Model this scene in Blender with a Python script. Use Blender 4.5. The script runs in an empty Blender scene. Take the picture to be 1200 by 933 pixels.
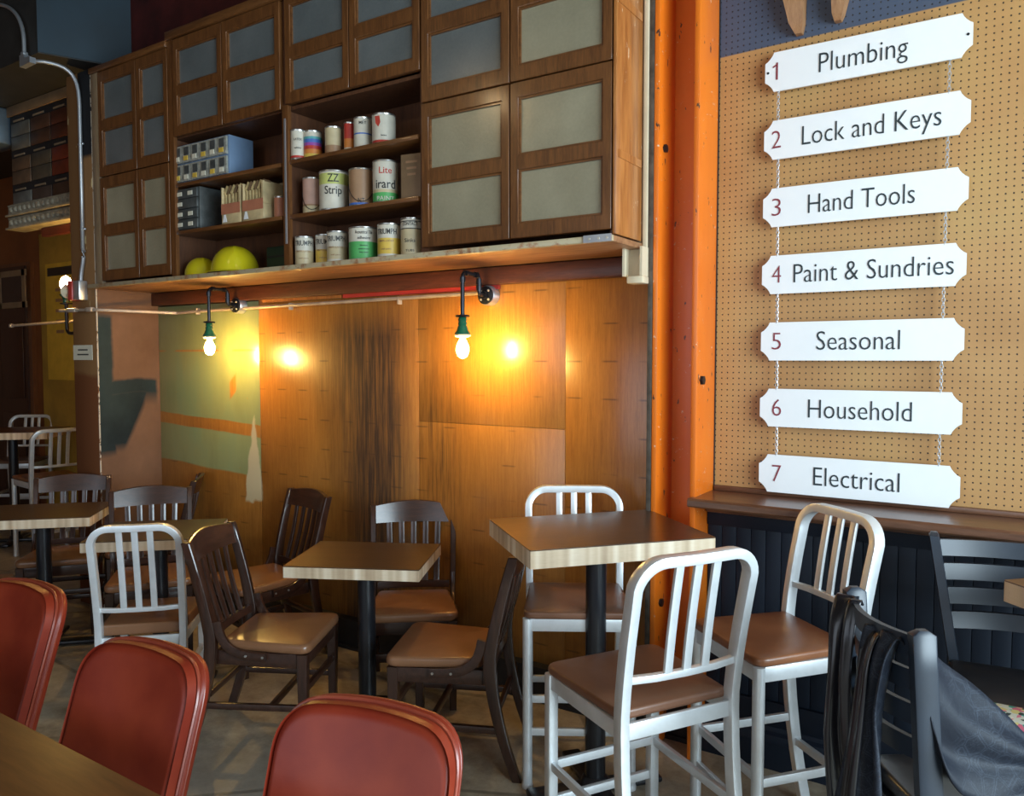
import bpy, bmesh, math, random
from mathutils import Vector, Matrix
random.seed(7)
C = bpy.context.scene.collection
R = math.radians
# ---------------------------------------------------------------- camera
cam_d = bpy.data.cameras.new('camera'); cam = bpy.data.objects.new('camera', cam_d); C.objects.link(cam)
cam_d.sensor_width = 36.0; cam_d.lens = 36.0*914/1200; cam_d.clip_start = .05
PITCH = math.atan(45.5/914); YAW = R(33.1)
cam.location = (0, 0, 1.6); cam.rotation_euler = (math.pi/2-PITCH, 0, YAW)
bpy.context.scene.camera = cam
# ---------------------------------------------------------------- world and light
vs = bpy.context.scene.view_settings
vs.view_transform = 'Standard'; vs.look = 'None'; vs.gamma = 1.0; vs.exposure = 0.0; vs.use_curve_mapping = False
w = bpy.data.worlds.new('sky'); bpy.context.scene.world = w; w.use_nodes = True
w.node_tree.nodes['Background'].inputs[0].default_value = (.62, .78, 1, 1)
w.node_tree.nodes['Background'].inputs[1].default_value = 1.0
def area(name, loc, target, sx, sy, power, col):
    l = bpy.data.lights.new(name, 'AREA'); l.shape = 'RECTANGLE'; l.size = sx; l.size_y = sy
    l.energy = power; l.color = col
    o = bpy.data.objects.new(name, l); C.objects.link(o); o.location = loc
    o.rotation_euler = (Vector(target)-Vector(loc)).to_track_quat('-Z', 'Y').to_euler()
    return o
area('daylight_side_window', (3.02, .65, 1.85), (0, .65, 1.6), 3.3, 2.3, 430, (.72, .90, 1.0))
area('fill_front_window', (-1.2, -3.32, 1.95), (-1.2, 0, 1.7), 5.2, 2.3, 48, (.90, .95, 1.0))  # general fill, added at an unseen window behind the camera

# ---------------------------------------------------------------- node helper
class S:                                   # a socket with arithmetic
    def __init__(s, nt, v): s.nt = nt; s.v = v
    def _m(s, op, *a):
        n = s.nt.nodes.new('ShaderNodeMath'); n.operation = op
        for i, x in enumerate((s,)+a):
            x = x.v if isinstance(x, S) else x
            if isinstance(x, (int, float)): n.inputs[i].default_value = x
            else: s.nt.links.new(x, n.inputs[i])
        return S(s.nt, n.outputs[0])
    def __add__(s, o): return s._m('ADD', o)
    def __sub__(s, o): return s._m('SUBTRACT', o)
    def __mul__(s, o): return s._m('MULTIPLY', o)
    def __truediv__(s, o): return s._m('DIVIDE', o)
    def gt(s, o, soft=0):
        if not soft: return s._m('GREATER_THAN', o)
        return ((s-o)/soft+.5).clamp()
    def lt(s, o, soft=0):
        if not soft: return s._m('LESS_THAN', o)
        return ((s-o)/(-soft)+.5).clamp()
    def mx(s, o): return s._m('MAXIMUM', o)
    def mn(s, o): return s._m('MINIMUM', o)
    def abs(s): return s._m('ABSOLUTE')
    def fract(s): return s._m('FRACT')
    def floor(s): return s._m('FLOOR')
    def sin(s): return s._m('SINE')
    def pw(s, o): return s._m('POWER', o)
    def clamp(s): return s.mx(0).mn(1)

class M:                                   # a material under construction
    def __init__(m, name, col=(.5, .5, .5), rough=.5, metal=0, coat=0, coat_r=.1, spec=.5):
        m.mat = bpy.data.materials.new(name); m.mat.use_nodes = True
        m.nt = m.mat.node_tree; m.b = m.nt.nodes['Principled BSDF']
        m.b.inputs['Base Color'].default_value = (*col, 1); m.b.inputs['Roughness'].default_value = rough
        m.b.inputs['Metallic'].default_value = metal; m.b.inputs['Coat Weight'].default_value = coat
        m.b.inputs['Coat Roughness'].default_value = coat_r; m.b.inputs['Specular IOR Level'].default_value = spec
        tc = m.nt.nodes.new('ShaderNodeTexCoord'); m.obj = tc.outputs['Object']
        g = m.nt.nodes.new('ShaderNodeNewGeometry'); m.world = g.outputs['Position']
        oi = m.nt.nodes.new('ShaderNodeObjectInfo'); m.rand = S(m.nt, oi.outputs['Random'])
    def xyz(m, world=False):
        n = m.nt.nodes.new('ShaderNodeSeparateXYZ'); m.nt.links.new(m.world if world else m.obj, n.inputs[0])
        return [S(m.nt, n.outputs[i]) for i in range(3)]
    def noise(m, scale=5, stretch=(1, 1, 1), detail=4, rough=.55, world=False, dist=0, off=None):
        mp = m.nt.nodes.new('ShaderNodeMapping'); mp.inputs['Scale'].default_value = stretch
        m.nt.links.new(m.world if world else m.obj, mp.inputs[0])
        if off is not None:
            cx = m.nt.nodes.new('ShaderNodeCombineXYZ')
            for i in range(3): m.nt.links.new((off*(17.3+7*i)).v, cx.inputs[i])
            m.nt.links.new(cx.outputs[0], mp.inputs['Location'])
        n = m.nt.nodes.new('ShaderNodeTexNoise'); n.inputs['Scale'].default_value = scale
        n.inputs['Detail'].default_value = detail; n.inputs['Roughness'].default_value = rough; n.inputs['Distortion'].default_value = dist
        m.nt.links.new(mp.outputs[0], n.inputs['Vector']); return S(m.nt, n.outputs['Fac'])
    def voronoi(m, scale, feature='F1', out='Distance', stretch=(1, 1, 1), world=False):
        mp = m.nt.nodes.new('ShaderNodeMapping'); mp.inputs['Scale'].default_value = stretch
        m.nt.links.new(m.world if world else m.obj, mp.inputs[0])
        n = m.nt.nodes.new('ShaderNodeTexVoronoi'); n.feature = feature; n.inputs['Scale'].default_value = scale
        m.nt.links.new(mp.outputs[0], n.inputs['Vector']); return S(m.nt, n.outputs[out])
    def ramp(m, fac, stops):
        n = m.nt.nodes.new('ShaderNodeValToRGB'); e = n.color_ramp.elements
        e[0].position, e[0].color = stops[0][0], (*stops[0][1], 1); e[1].position, e[1].color = stops[-1][0], (*stops[-1][1], 1)
        for p, c in stops[1:-1]: k = e.new(p); k.color = (*c, 1)
        m.nt.links.new(fac.v, n.inputs[0]); return n.outputs[0]
    def mix(m, fac, a, b, mode='MIX'):
        n = m.nt.nodes.new('ShaderNodeMix'); n.data_type = 'RGBA'; n.blend_type = mode
        if isinstance(fac, S): m.nt.links.new(fac.v, n.inputs[0])
        else: n.inputs[0].default_value = fac
        for i, x in ((6, a), (7, b)):
            if isinstance(x, tuple): n.inputs[i].default_value = (*x, 1)
            else: m.nt.links.new(x, n.inputs[i])
        return n.outputs[2]
    def color(m, x): m.nt.links.new(x, m.b.inputs['Base Color']); return m
    def rough(m, s): m.nt.links.new(s.v, m.b.inputs['Roughness']); return m
    def bump(m, s, strength=.3, dist=.01, coat=False):
        n = m.nt.nodes.new('ShaderNodeBump'); n.inputs['Strength'].default_value = strength; n.inputs['Distance'].default_value = dist
        m.nt.links.new(s.v, n.inputs['Height']); m.nt.links.new(n.outputs[0], m.b.inputs['Normal'])
        if coat: m.nt.links.new(n.outputs[0], m.b.inputs['Coat Normal'])
        return m

def wood(name, dark, light, rough=.4, coat=0, axis='z', scale=6, coat_r=.15, world=False, vary=True):
    m = M(name, light, rough, coat=coat, coat_r=coat_r)
    st = {'x': (1, 9, 9), 'y': (9, 1, 9), 'z': (9, 9, 1)}[axis]
    n = m.noise(scale, st, 5, .6, world, .6, off=m.rand if vary else None)
    n2 = m.noise(scale*5, st, 3, .6, world)
    f = n*.8+n2*.35-.1
    m.color(m.ramp(f, [(.25, dark), (.75, light)])); m.bump(n2, .12, .002)
    return m.mat
MT = {}
def plain(name, col, rough=.5, metal=0, coat=0, var=.12, nscale=8, bump=0, coat_r=.1, spec=.5):
    m = M(name, col, rough, metal, coat, coat_r, spec)
    n = m.noise(nscale, detail=4); d = tuple(c*(1-var) for c in col); l = tuple(min(1, c*(1+var)) for c in col)
    m.color(m.ramp(n, [(.3, d), (.7, l)]))
    if bump: m.bump(m.noise(nscale*8), bump, .002)
    return m.mat

# wood wall: varnished plywood with rows of dark ticks, runs of soot, green paint on the left sheet
def ply(kind):
    m = M('ply_'+kind, (.4, .2, .05), .32, coat=.6, coat_r=.19)
    x, y, z = m.xyz(True)
    g = m.noise(7, (14, 14, .8), 5, .6, True, .4); g2 = m.noise(1.3, (1.2, 1, .5), 4, .6, True); g3 = m.noise(40, (8, 1, 1), 2, .5, True)
    f = g*.45+g2*.55+g3*.15-.08
    col = m.ramp(f, [(.28, (.26, .095, .016)), (.5, (.43, .175, .030)), (.72, (.56, .26, .052))])
    # soot runs, then a darker tone low down
    wob = m.noise(2.2, (1, 1, .35), 5, .6, True); st = m.noise(9, (5, 1, .22), 4, .7, True)
    xc = x+(wob-.5)*.5
    soot = ((xc+2.94).abs().lt(.30, .34))*(z.lt(1.87, .3))*(st.gt(.42, .3)*.5+.5)
    soot2 = ((xc+2.47).abs().lt(.09, .2))*(z.lt(1.62, .6))*(st.gt(.5, .25))*.75
    low_dark = z.lt(.95, .7)*.5*m.noise(2, (1, 1, 1), 4, .6, True).gt(.45, .3)  # patchy darkening towards the bottom of the wall
    sm = (soot*.97).mx(soot2).mx(low_dark)
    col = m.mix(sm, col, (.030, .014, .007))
    # tick marks in rows
    nx = m.noise(6, (1, 1, 1), 2, .5, True)
    zz = (z+x*.0+(m.noise(1.5, (1, 1, 1), 1, .5, True)-.5)*.02)/.167
    rowd = ((zz.fract()-.5).abs()).lt(.022, .02)
    tick = ((x*5.6).fract()-.5).abs().lt(.2, .12)*m.noise(3.1, (1, 1, 3), 2, .5, True).gt(.47, .12)*nx.gt(.35, .1)
    col = m.mix(rowd*tick*.55, col, (.05, .022, .008))
    if kind == 'green':
        wav = (m.noise(3, detail=3, world=True)-.5)*.03
        zb = z+(x+4.38)*.05+wav
        pt = zb.gt(1.205+.02, .008).mx(zb.gt(.905, .012)*zb.lt(1.15, .008))
        drip = (x+4.11).abs().lt(.03, .02)*(z-1.43+(x+4.11)*-.9).abs().lt(.055, .02)
        line = (z-1.655).abs().lt(.006, .006)*m.noise(5, world=True).gt(.48, .1)
        pt = pt*(drip*-1+1)*(line*-1+1)
        worn = m.noise(20, detail=5, world=True)
        gc = m.ramp(m.noise(2.2, (1.5, 1, .5), 4, .6, True), [(.3, (.20, .22, .09)), (.55, (.26, .29, .13)), (.75, (.20, .29, .16))])
        col = m.mix(pt*worn.gt(.25, .1), col, gc)
    if kind in ('green', 'mid'):                    # bare plaster patch over the seam
        wv = (m.noise(9, detail=4, world=True)-.5)*.06
        pl = (x+3.92+(z-.95)*-.02+wv).abs()-((z*-1+1.27)*.17).mn(.075)
        pm = pl.lt(0, .012)*z.lt(1.26, .02)*(z+wv*2).gt(.73, .02)
        col = m.mix(pm, col, (.50, .42, .26))
    m.color(col); m.bump(g3+sm*.5, .08, .002)
    rr = m.noise(3, detail=3, world=True)*.2+.25+sm*.3
    m.rough(rr)
    return m.mat
for k in ('green', 'mid', 'plain'): MT['ply_'+k] = ply(k)

def column_paint():
    m = M('column_paint', (.4, .25, .15), .75, spec=.2)
    x, y, z = m.xyz(True); n = m.noise(3, detail=4, world=True); wv = (n-.5)
    col = m.ramp(m.noise(2.5, (1, 1, 1), 5, .6, True), [(.3, (.10, .050, .028)), (.7, (.165, .086, .050))])
    u = (y-2.70)/.42+wv*.18
    zz = z+wv*.08
    zone = (u.lt(.25, .05)*zz.gt(.99, .05)*zz.lt(1.89, .04)).mx(zz.lt(1.47, .02)*zz.gt(1.34, .1)*u.lt(.96, .05))
    diag = zz.lt(1.40, .05)*zz.gt(1.02, .06)*(u-(zz-1.0)*1.1-.38).lt(0, .08)
    teal = m.ramp(n, [(.35, (.008, .013, .015)), (.7, (.020, .032, .034))])
    col = m.mix(zone.mx(diag), col, teal)
    # front face: brown, reddish low down
    fr = y.lt(2.703)
    fcol = m.ramp(z+wv*.12, [(0, (.17, .065, .025)), (1.0, (.17, .065, .025))])
    fcol = m.mix((z+wv*.1).gt(1.50, .03), (.16, .055, .02), (.23, .115, .045))
    fcol = m.mix((m.noise(14, (1, 1, .35), 3, .6, True)).gt(.66, .02)*z.gt(2.0, .3), fcol, (.55, .42, .22))
    fcol = m.mix((z).gt(2.62+.25, .03)*x.gt(-5.03, .01), fcol, (.012, .012, .014))
    col = m.mix(fr, col, fcol)
    chip = x.gt(-4.8875, .003)*y.lt(2.7065, .003)*m.noise(30, (1, 1, .6), 4, .7, True).gt(.45, .05)
    col = m.mix(chip, col, (.50, .42, .33))
    m.color(col); m.bump(m.noise(30, world=True), .15, .003); return m.mat
MT['column'] = column_paint()

def steel_orange():
    m = M('orange_steel_paint', (.75, .17, .01), .38, coat=.35, coat_r=.25)
    n = m.noise(2.2, (1, 1, .4), 4, .6, True); n2 = m.noise(60, (1, 1, 1), 4, .7, True); n3 = m.noise(9, world=True)
    col = m.ramp(n, [(.3, (.62, .115, .006)), (.7, (.80, .20, .012))])
    col = m.mix(n2.gt(.665, .02)*n3.gt(.52, .05), col, (.75, .62, .45))
    col = m.mix((m.noise(33, (1, 1, .5), 3, .6, True)).gt(.685, .02), col, (.09, .035, .02))
    m.color(col); m.bump(n3, .1, .004); return m.mat
MT['orange'] = steel_orange()

def pegboard():
    m = M('pegboard', (.5, .3, .14), .5, coat=.15, coat_r=.3)
    x, y, z = m.xyz(True); n = m.noise(1.6, detail=4, world=True)
    pit = .0236
    dx = ((x/pit).fract()-.5); dz = ((z/pit).fract()-.5)
    d2 = dx*dx+dz*dz; hole = d2.lt(.014, .010)
    rim = (dx-.11)*(dx-.11)+(dz+.11)*(dz+.11)
    base = m.ramp(n, [(.3, (.34, .165, .052)), (.5, (.42, .225, .080)), (.7, (.44, .27, .095))])
    blue = (z-x*.02).gt(2.835, .004)*x.lt(-.155, .01)
    base = m.mix(blue, base, (.055, .075, .12))
    m.color(m.mix(hole, base, (.02, .012, .008))); m.bump(hole*-1, .8, .004); return m.mat
MT['pegboard'] = pegboard()

def floor_mat():
    m = M('stained_concrete', (.2, .15, .1), .42)
    n = m.noise(1.1, detail=6, world=True); n2 = m.noise(6, detail=6, rough=.7, world=True); n3 = m.noise(70, detail=3, rough=.7, world=True)
    n4 = m.noise(18, detail=5, rough=.75, world=True)
    e = m.voronoi(1.15, 'DISTANCE_TO_EDGE', world=True)
    x, y, z = m.xyz(True)
    col = m.ramp(n*.40+n2*.38+n4*.22, [(.36, (.13, .10, .075)), (.47, (.31, .255, .185)), (.56, (.44, .375, .28)), (.68, (.62, .55, .45))])
    col = m.mix(n3.gt(.62, .1)*.5, col, (.36, .31, .22))
    gx = (x+2.2)/.9; gy = (y-1.75)/.45; grey = (gx*gx+gy*gy+(n2-.5)*1.5).lt(.9, .5)
    col = m.mix(grey*.55, col, (.12, .118, .115))
    line = e.lt(.012, .01)*n2.gt(.38, .1)
    col = m.mix(line*.45, col, (.03, .022, .016))
    m.color(col); m.bump(n2+n3*.35-line*.4, .25, .006); m.rough(n2*.4+.22); return m.mat
MT['floor'] = floor_mat()

MT['cab_wood'] = wood('cabinet_oak', (.062, .021, .006), (.205, .078, .021), .38, .3, 'z', 5)
MT['cab_wood_h'] = wood('cabinet_oak_rail', (.062, .021, .006), (.215, .084, .023), .38, .3, 'x', 5)
MT['cab_in'] = wood('cabinet_inside', (.05, .018, .008), (.13, .048, .018), .5, .1, 'z', 4)
MT['cab_pale'] = wood('pale_stile', (.16, .10, .05), (.32, .22, .13), .55, 0, 'z', 4)
def cab_side():
    m = M('worn_varnish_side', (.5, .2, .05), .3, coat=.4, coat_r=.2)
    n = m.noise(5, (8, 8, 1), 5, .6, True); w_ = m.noise(26, (1, 1, .5), 5, .7, True)
    col = m.ramp(n, [(.3, (.26, .085, .02)), (.7, (.48, .19, .05))])
    col = m.mix(w_.gt(.66, .03), col, (.62, .42, .26)); m.color(col); return m.mat
MT['cab_side'] = cab_side()
def glass_pane(name, c1, c2, rough=.22):
    m = M(name, c1, .35, coat=.9, coat_r=rough)
    n = m.noise(4, detail=4, off=m.rand); n2 = m.noise(2.2, (1, 1, .25), 2, .5, off=m.rand); n3 = m.noise(80, detail=2)
    m.color(m.ramp(n*.8+n3*.25, [(.3, c1), (.7, c2)])); m.bump(n2+n3*.04, .35, .03, coat=True); return m.mat
MT['pane_reflected_blue'] = glass_pane('frosted_pane_reflected', (.085, .100, .102), (.14, .155, .155))  # bluish reflection of the upper panes put into the glass colour
MT['pane_cream'] = glass_pane('frosted_pane_backed', (.21, .19, .125), (.31, .28, .19))
MT['beam'] = wood('red_brown_beam', (.05, .012, .005), (.16, .042, .016), .5, .15, 'x', 4)
def shelf_mat():
    m = M('worn_shelf', (.35, .2, .1), .5, coat=.2)
    n = m.noise(4, (1, 8, 8), 5, .6, True); w_ = m.noise(18, (1, 1, 1), 4, .7, True)
    col = m.ramp(n, [(.3, (.20, .08, .03)), (.7, (.40, .20, .09))])
    x, y, z = m.xyz(True)
    col = m.mix(y.lt(2.665, .004)*w_.gt(.42, .15), col, (.42, .35, .22))
    m.color(col); return m.mat
MT['shelf'] = shelf_mat()
MT['maroon'] = plain('maroon_paint', (.055, .008, .006), .5, var=.4)
MT['black_wall'] = plain('black_paint', (.012, .012, .014), .6, var=.3)
MT['duct'] = plain('blue_duct_paint', (.007, .021, .033), .55, var=.25, nscale=3)
MT['duct_dark'] = plain('dark_soffit', (.022, .020, .018), .6, var=.3)
MT['far_wall'] = plain('brown_far_wall', (.22, .075, .022), .6, var=.25, nscale=2)
MT['yellow'] = plain('ochre_paint', (.36, .23, .035), .5, var=.25, nscale=4)
MT['door_dark'] = wood('dark_door', (.018, .006, .004), (.05, .016, .008), .45, .2, 'z', 5)
MT['door_trim'] = wood('door_trim', (.10, .035, .012), (.2, .075, .025), .45, .2, 'z', 5)
MT['dark_glass'] = plain('dark_glass', (.008, .008, .009), .08, spec=.6)
MT['walnut_ledge'] = wood('walnut_ledge', (.07, .028, .014), (.18, .08, .042), .35, .3, 'x', 5)
MT['navy'] = plain('navy_paint', (.006, .011, .021), .5, var=.2, nscale=4, spec=.3)
MT['ceiling'] = plain('ceiling_paint', (.03, .032, .036), .7, var=.2)
MT['plaster'] = plain('side_wall_plaster', (.25, .17, .10), .7, var=.15)
MT['alu'] = plain('brushed_aluminium', (.70, .73, .75), .36, .45, var=.06, nscale=20)
MT['alu_worn'] = plain('worn_aluminium', (.60, .63, .66), .42, .7, var=.12, nscale=20)
MT['chair_wood'] = wood('dark_walnut_chair', (.014, .0055, .0035), (.056, .022, .013), .28, .45, 'z', 5, .15)
MT['chair_wood_h'] = wood('dark_walnut_rail', (.014, .0055, .0035), (.060, .024, .015), .28, .45, 'x', 5, .15)
def leather(name, c1, c2, rough=.33, wr=.25, nscale=5, coat=.25, spec=.5):
    m = M(name, c1, rough, coat=coat, coat_r=.28, spec=spec)
    n = m.noise(nscale, detail=5, off=m.rand); v = m.voronoi(160, 'DISTANCE_TO_EDGE'); cr = m.noise(40, detail=4)
    m.color(m.ramp(n, [(.3, c1), (.72, c2)])); m.bump(v*.5+cr*.4, .10, .002); return m.mat
MT['tan'] = leather('tan_vinyl', (.18, .080, .038), (.25, .118, .058), .27)
MT['brown_vinyl'] = leather('brown_vinyl', (.125, .052, .027), (.20, .09, .05), .36)
MT['orange_vinyl'] = leather('russet_vinyl', (.17, .058, .022), (.26, .10, .04), .36)
MT['red'] = leather('oxblood_leather', (.165, .014, .006), (.27, .037, .013), .42, coat=.06, spec=.35)
MT['red_pipe'] = leather('red_piping', (.20, .028, .015), (.30, .06, .03), .3)
MT['table_dark'] = wood('dark_tabletop', (.030, .016, .008), (.070, .036, .017), .3, .4, 'x', 3.5, .2)
MT['table_brown'] = wood('brown_tabletop', (.070, .026, .009), (.17, .068, .022), .33, .35, 'x', 3.0, .2)
def edge_mat():
    m = M('butcher_edge', (.5, .35, .2), .45, coat=.2)
    x, y, z = m.xyz()
    b = m.noise(1, (34, 34, .01), 1, .3); g = m.noise(30, (1, 1, 6), 3, .6)
    m.color(m.ramp(b*.9+g*.1, [(.3, (.38, .27, .17)), (.5, (.56, .44, .30)), (.7, (.70, .60, .46))])); return m.mat
MT['edge'] = edge_mat()
MT['black_metal'] = plain('black_powdercoat', (.013, .014, .018), .3, .2, var=.15, coat=.2)
MT['black_chair'] = plain('blue_black_lacquer', (.011, .018, .030), .42, var=.2, coat=.15, coat_r=.25)
MT['black_vinyl'] = leather('black_vinyl', (.012, .013, .016), (.022, .023, .028), .35)
MT['iron'] = plain('black_iron_pipe', (.022, .024, .03), .35, .6, var=.3, nscale=30)
MT['green_glaze'] = plain('green_glaze', (.012, .11, .055), .15, coat=.8, var=.3, nscale=20)
MT['rust_steel'] = plain('weathered_steel', (.085, .068, .052), .55, .2, var=.4, nscale=25)
MT['dull_zinc'] = plain('dull_blue_metal', (.10, .14, .18), .4, .5, var=.2)
MT['zinc'] = plain('galvanised_conduit', (.55, .57, .60), .35, .8, var=.1)
MT['zinc_paint'] = plain('painted_conduit', (.42, .33, .26), .5, .1, var=.25, nscale=15)
MT['white'] = plain('white_sign_face', (.80, .82, .83), .35, var=.02)
MT['ink'] = plain('dark_ink', (.018, .03, .036), .5)
MT['red_ink'] = plain('red_ink', (.22, .03, .045), .5)
MT['cream'] = plain('cream_paint', (.62, .52, .36), .55, var=.1)
MT['yellow_plastic'] = plain('yellow_plastic', (.55, .47, .012), .16, coat=.5, var=.05)
MT['tin'] = plain('tin', (.55, .55, .52), .3, .9, var=.1)
MT['redbox'] = plain('red_enamel', (.45, .04, .03), .35, var=.15)
MT['paper'] = plain('paper', (.62, .58, .46), .7, var=.05)
MT['chip'] = plain('screw_head', (.55, .50, .42), .4, .3)
def emis(name, col, st):
    m = M(name, (1, .8, .5), .3); m.b.inputs['Emission Color'].default_value = (*col, 1); m.b.inputs['Emission Strength'].default_value = st
    return m.mat
MT['bulb'] = emis('lit_bulb', (1, .60, .16), 420)

# ---------------------------------------------------------------- geometry helpers
class B:
    def __init__(b): b.bm = bmesh.new(); b.mi = 0
    def _take(b, verts, faces, smooth):
        for f in faces: f.material_index = b.mi; f.smooth = smooth
    def box(b, c, s, rot=None, bevel=0, seg=2):
        r = bmesh.ops.create_cube(b.bm, size=1); vs_ = r['verts']
        for v in vs_: v.co = Vector((v.co.x*s[0], v.co.y*s[1], v.co.z*s[2]))
        fs = {f for v in vs_ for f in v.link_faces}
        if bevel:
            es = {e for v in vs_ for e in v.link_edges}
            rr = bmesh.ops.bevel(b.bm, geom=list(es), offset=min(bevel, min(s)*.49), segments=seg, affect='EDGES', profile=.5)
            vs_ = list({v for f in rr['faces'] for v in f.verts}|{v for v in vs_ if v.is_valid})
            fs = {f for v in vs_ for f in v.link_faces}
        mat = (rot.to_4x4() if rot else Matrix()); 
        for v in vs_: v.co = (mat @ v.co)+Vector(c)
        for f in fs: f.material_index = b.mi
        return b
    def span(b, x0, x1, y0, y1, z0, z1, bevel=0):
        return b.box(((x0+x1)/2, (y0+y1)/2, (z0+z1)/2), (abs(x1-x0), abs(y1-y0), abs(z1-z0)), bevel=bevel)
    def rings(b, rs, cap=True, closed=True, smooth=True, loop=False):
        vr = [[b.bm.verts.new(p) for p in r] for r in rs]; n = len(rs[0])
        pairs = list(zip(vr, vr[1:]))+([(vr[-1], vr[0])] if loop else [])
        for a, c in pairs:
            for i in range(n if closed else n-1):
                j = (i+1) % n; f = b.bm.faces.new((a[i], a[j], c[j], c[i])); f.smooth = smooth; f.material_index = b.mi
        if cap and closed and not loop:
            for r, fl in ((vr[0], True), (vr[-1], False)):
                f = b.bm.faces.new(r[::-1] if fl else r); f.material_index = b.mi
        return b
    def tube(b, pts, r, n=10, section=None, up=(0, 0, 1), cap=True, loop=False, smooth=True):
        pts = [Vector(p) for p in pts]; up = Vector(up); rs = []; N = len(pts); prev = None
        for i, p in enumerate(pts):
            a = pts[i-1] if (i or loop) else p; c = pts[(i+1) % N] if (i < N-1 or loop) else p
            t = (c-a).normalized()
            u = up - t*up.dot(t)
            if u.length < .05: u = prev - t*prev.dot(t) if prev is not None else Vector((1, 0, 0)) - t*t.x
            if u.length < .05: u = Vector((0, 1, 0)) - t*t.y
            u.normalize(); prev = u; s = t.cross(u)
            rr = r[i] if isinstance(r, (list, tuple)) else r
            if section: ring = [p+s*(q[0])+u*(q[1]) for q in section]
            else: ring = [p+s*(math.cos(2*math.pi*k/n)*rr)+u*(math.sin(2*math.pi*k/n)*rr) for k in range(n)]
            rs.append(ring)
        return b.rings(rs, cap=cap, smooth=smooth, loop=loop)
    def lathe(b, prof, c=(0, 0, 0), n=24, axis='z', smooth=True, cap=True):
        rs = []
        for r, z in prof:
            ring = []
            for k in range(n):
                a = 2*math.pi*k/n; x, y = math.cos(a)*r, math.sin(a)*r
                p = {'z': (x, y, z), 'y': (x, z, -y), 'x': (z, x, y)}[axis]
                ring.append(Vector(p)+Vector(c))
            rs.append(ring)
        return b.rings(rs, smooth=smooth, cap=cap)
    def prism(b, poly, y0, y1, plane='xz', bevel=0):
        def m(p, q):
            return {'xz': (p[0], q, p[1]), 'xy': (p[0], p[1], q), 'yz': (q, p[0], p[1])}[plane]
        return b.rings([[m(p, y0) for p in poly], [m(p, y1) for p in poly]], smooth=False)
    def pad(b, poly, z0, z1, r=.012, dome=.0, plane='xy', fn=None, seg=4):
        cx = sum(p[0] for p in poly)/len(poly); cy = sum(p[1] for p in poly)/len(poly)
        ext = max(math.hypot(p[0]-cx, p[1]-cy) for p in poly)
        def ring(ins, z):
            o = []
            for p in poly:
                k = 1-ins/ext; q = (cx+(p[0]-cx)*k, cy+(p[1]-cy)*k)
                v = {'xy': (q[0], q[1], z), 'xz': (q[0], z, q[1])}[plane]; o.append(fn(v) if fn else v)
            return o
        rs = [ring(ext*.97, z0), ring(r, z0)]
        sg = 1 if z1 > z0 else -1
        for i in range(1, seg+1):
            a = math.pi/2*i/seg; rs.append(ring(r*(1-math.sin(a)), z0+sg*r*(1-math.cos(a))))
        for i in range(0, seg+1):
            a = math.pi/2*i/seg; rs.append(ring(r*(1-math.cos(a)), z1-sg*r*(1-math.sin(a))))
        for k in (.25, .5, .75, .97): rs.append(ring(r+(ext-r)*k*1.0 if k < .97 else ext*.97, z1+sg*dome*math.sin(k*math.pi/2)))
        return b.rings(rs)
    def sheet(b, grid, th=.004):
        n = len(grid); m = len(grid[0]); G = [[Vector(p) for p in r] for r in grid]; T = []; Bt = []
        for i in range(n):
            a = []; c = []
            for j in range(m):
                du = G[min(i+1, n-1)][j]-G[max(i-1, 0)][j]; dv = G[i][min(j+1, m-1)]-G[i][max(j-1, 0)][j] if False else G[i][min(j+1, m-1)]-G[i][max(j-1, 0)]
                nn = du.cross(dv); nn = nn.normalized() if nn.length > 1e-9 else Vector((0, 0, 1))
                a.append(b.bm.verts.new(G[i][j]+nn*th/2)); c.append(b.bm.verts.new(G[i][j]-nn*th/2))
            T.append(a); Bt.append(c)
        def q(*v):
            f = b.bm.faces.new(v); f.smooth = True; f.material_index = b.mi
        for i in range(n-1):
            for j in range(m-1):
                q(T[i][j], T[i+1][j], T[i+1][j+1], T[i][j+1]); q(Bt[i][j], Bt[i][j+1], Bt[i+1][j+1], Bt[i+1][j])
        for i in range(n-1):
            q(T[i][0], Bt[i][0], Bt[i+1][0], T[i+1][0]); q(T[i][-1], T[i+1][-1], Bt[i+1][-1], Bt[i][-1])
        for j in range(m-1):
            q(T[0][j], T[0][j+1], Bt[0][j+1], Bt[0][j]); q(T[-1][j], Bt[-1][j], Bt[-1][j+1], T[-1][j+1])
        return b
    def frame(b, xs, zs, holes, y0, y1):          # one connected slab in the xz plane with rectangular holes
        V = {}
        def v(i, j, y):
            k = (i, j, y)
            if k not in V: V[k] = b.bm.verts.new((xs[i], y, zs[j]))
            return V[k]
        cells = {(i, j) for i in range(len(xs)-1) for j in range(len(zs)-1) if (i, j) not in holes}
        for (i, j) in cells:
            b.bm.faces.new((v(i, j, y0), v(i+1, j, y0), v(i+1, j+1, y0), v(i, j+1, y0)))
            b.bm.faces.new((v(i, j, y1), v(i, j+1, y1), v(i+1, j+1, y1), v(i+1, j, y1)))
            for (di, dj, p, q) in ((-1, 0, (i, j), (i, j+1)), (1, 0, (i+1, j+1), (i+1, j)), (0, -1, (i+1, j), (i, j)), (0, 1, (i, j+1), (i+1, j+1))):
                if (i+di, j+dj) not in cells:
                    b.bm.faces.new((v(*p, y0), v(*q, y0), v(*q, y1), v(*p, y1)))
        return b
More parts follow.
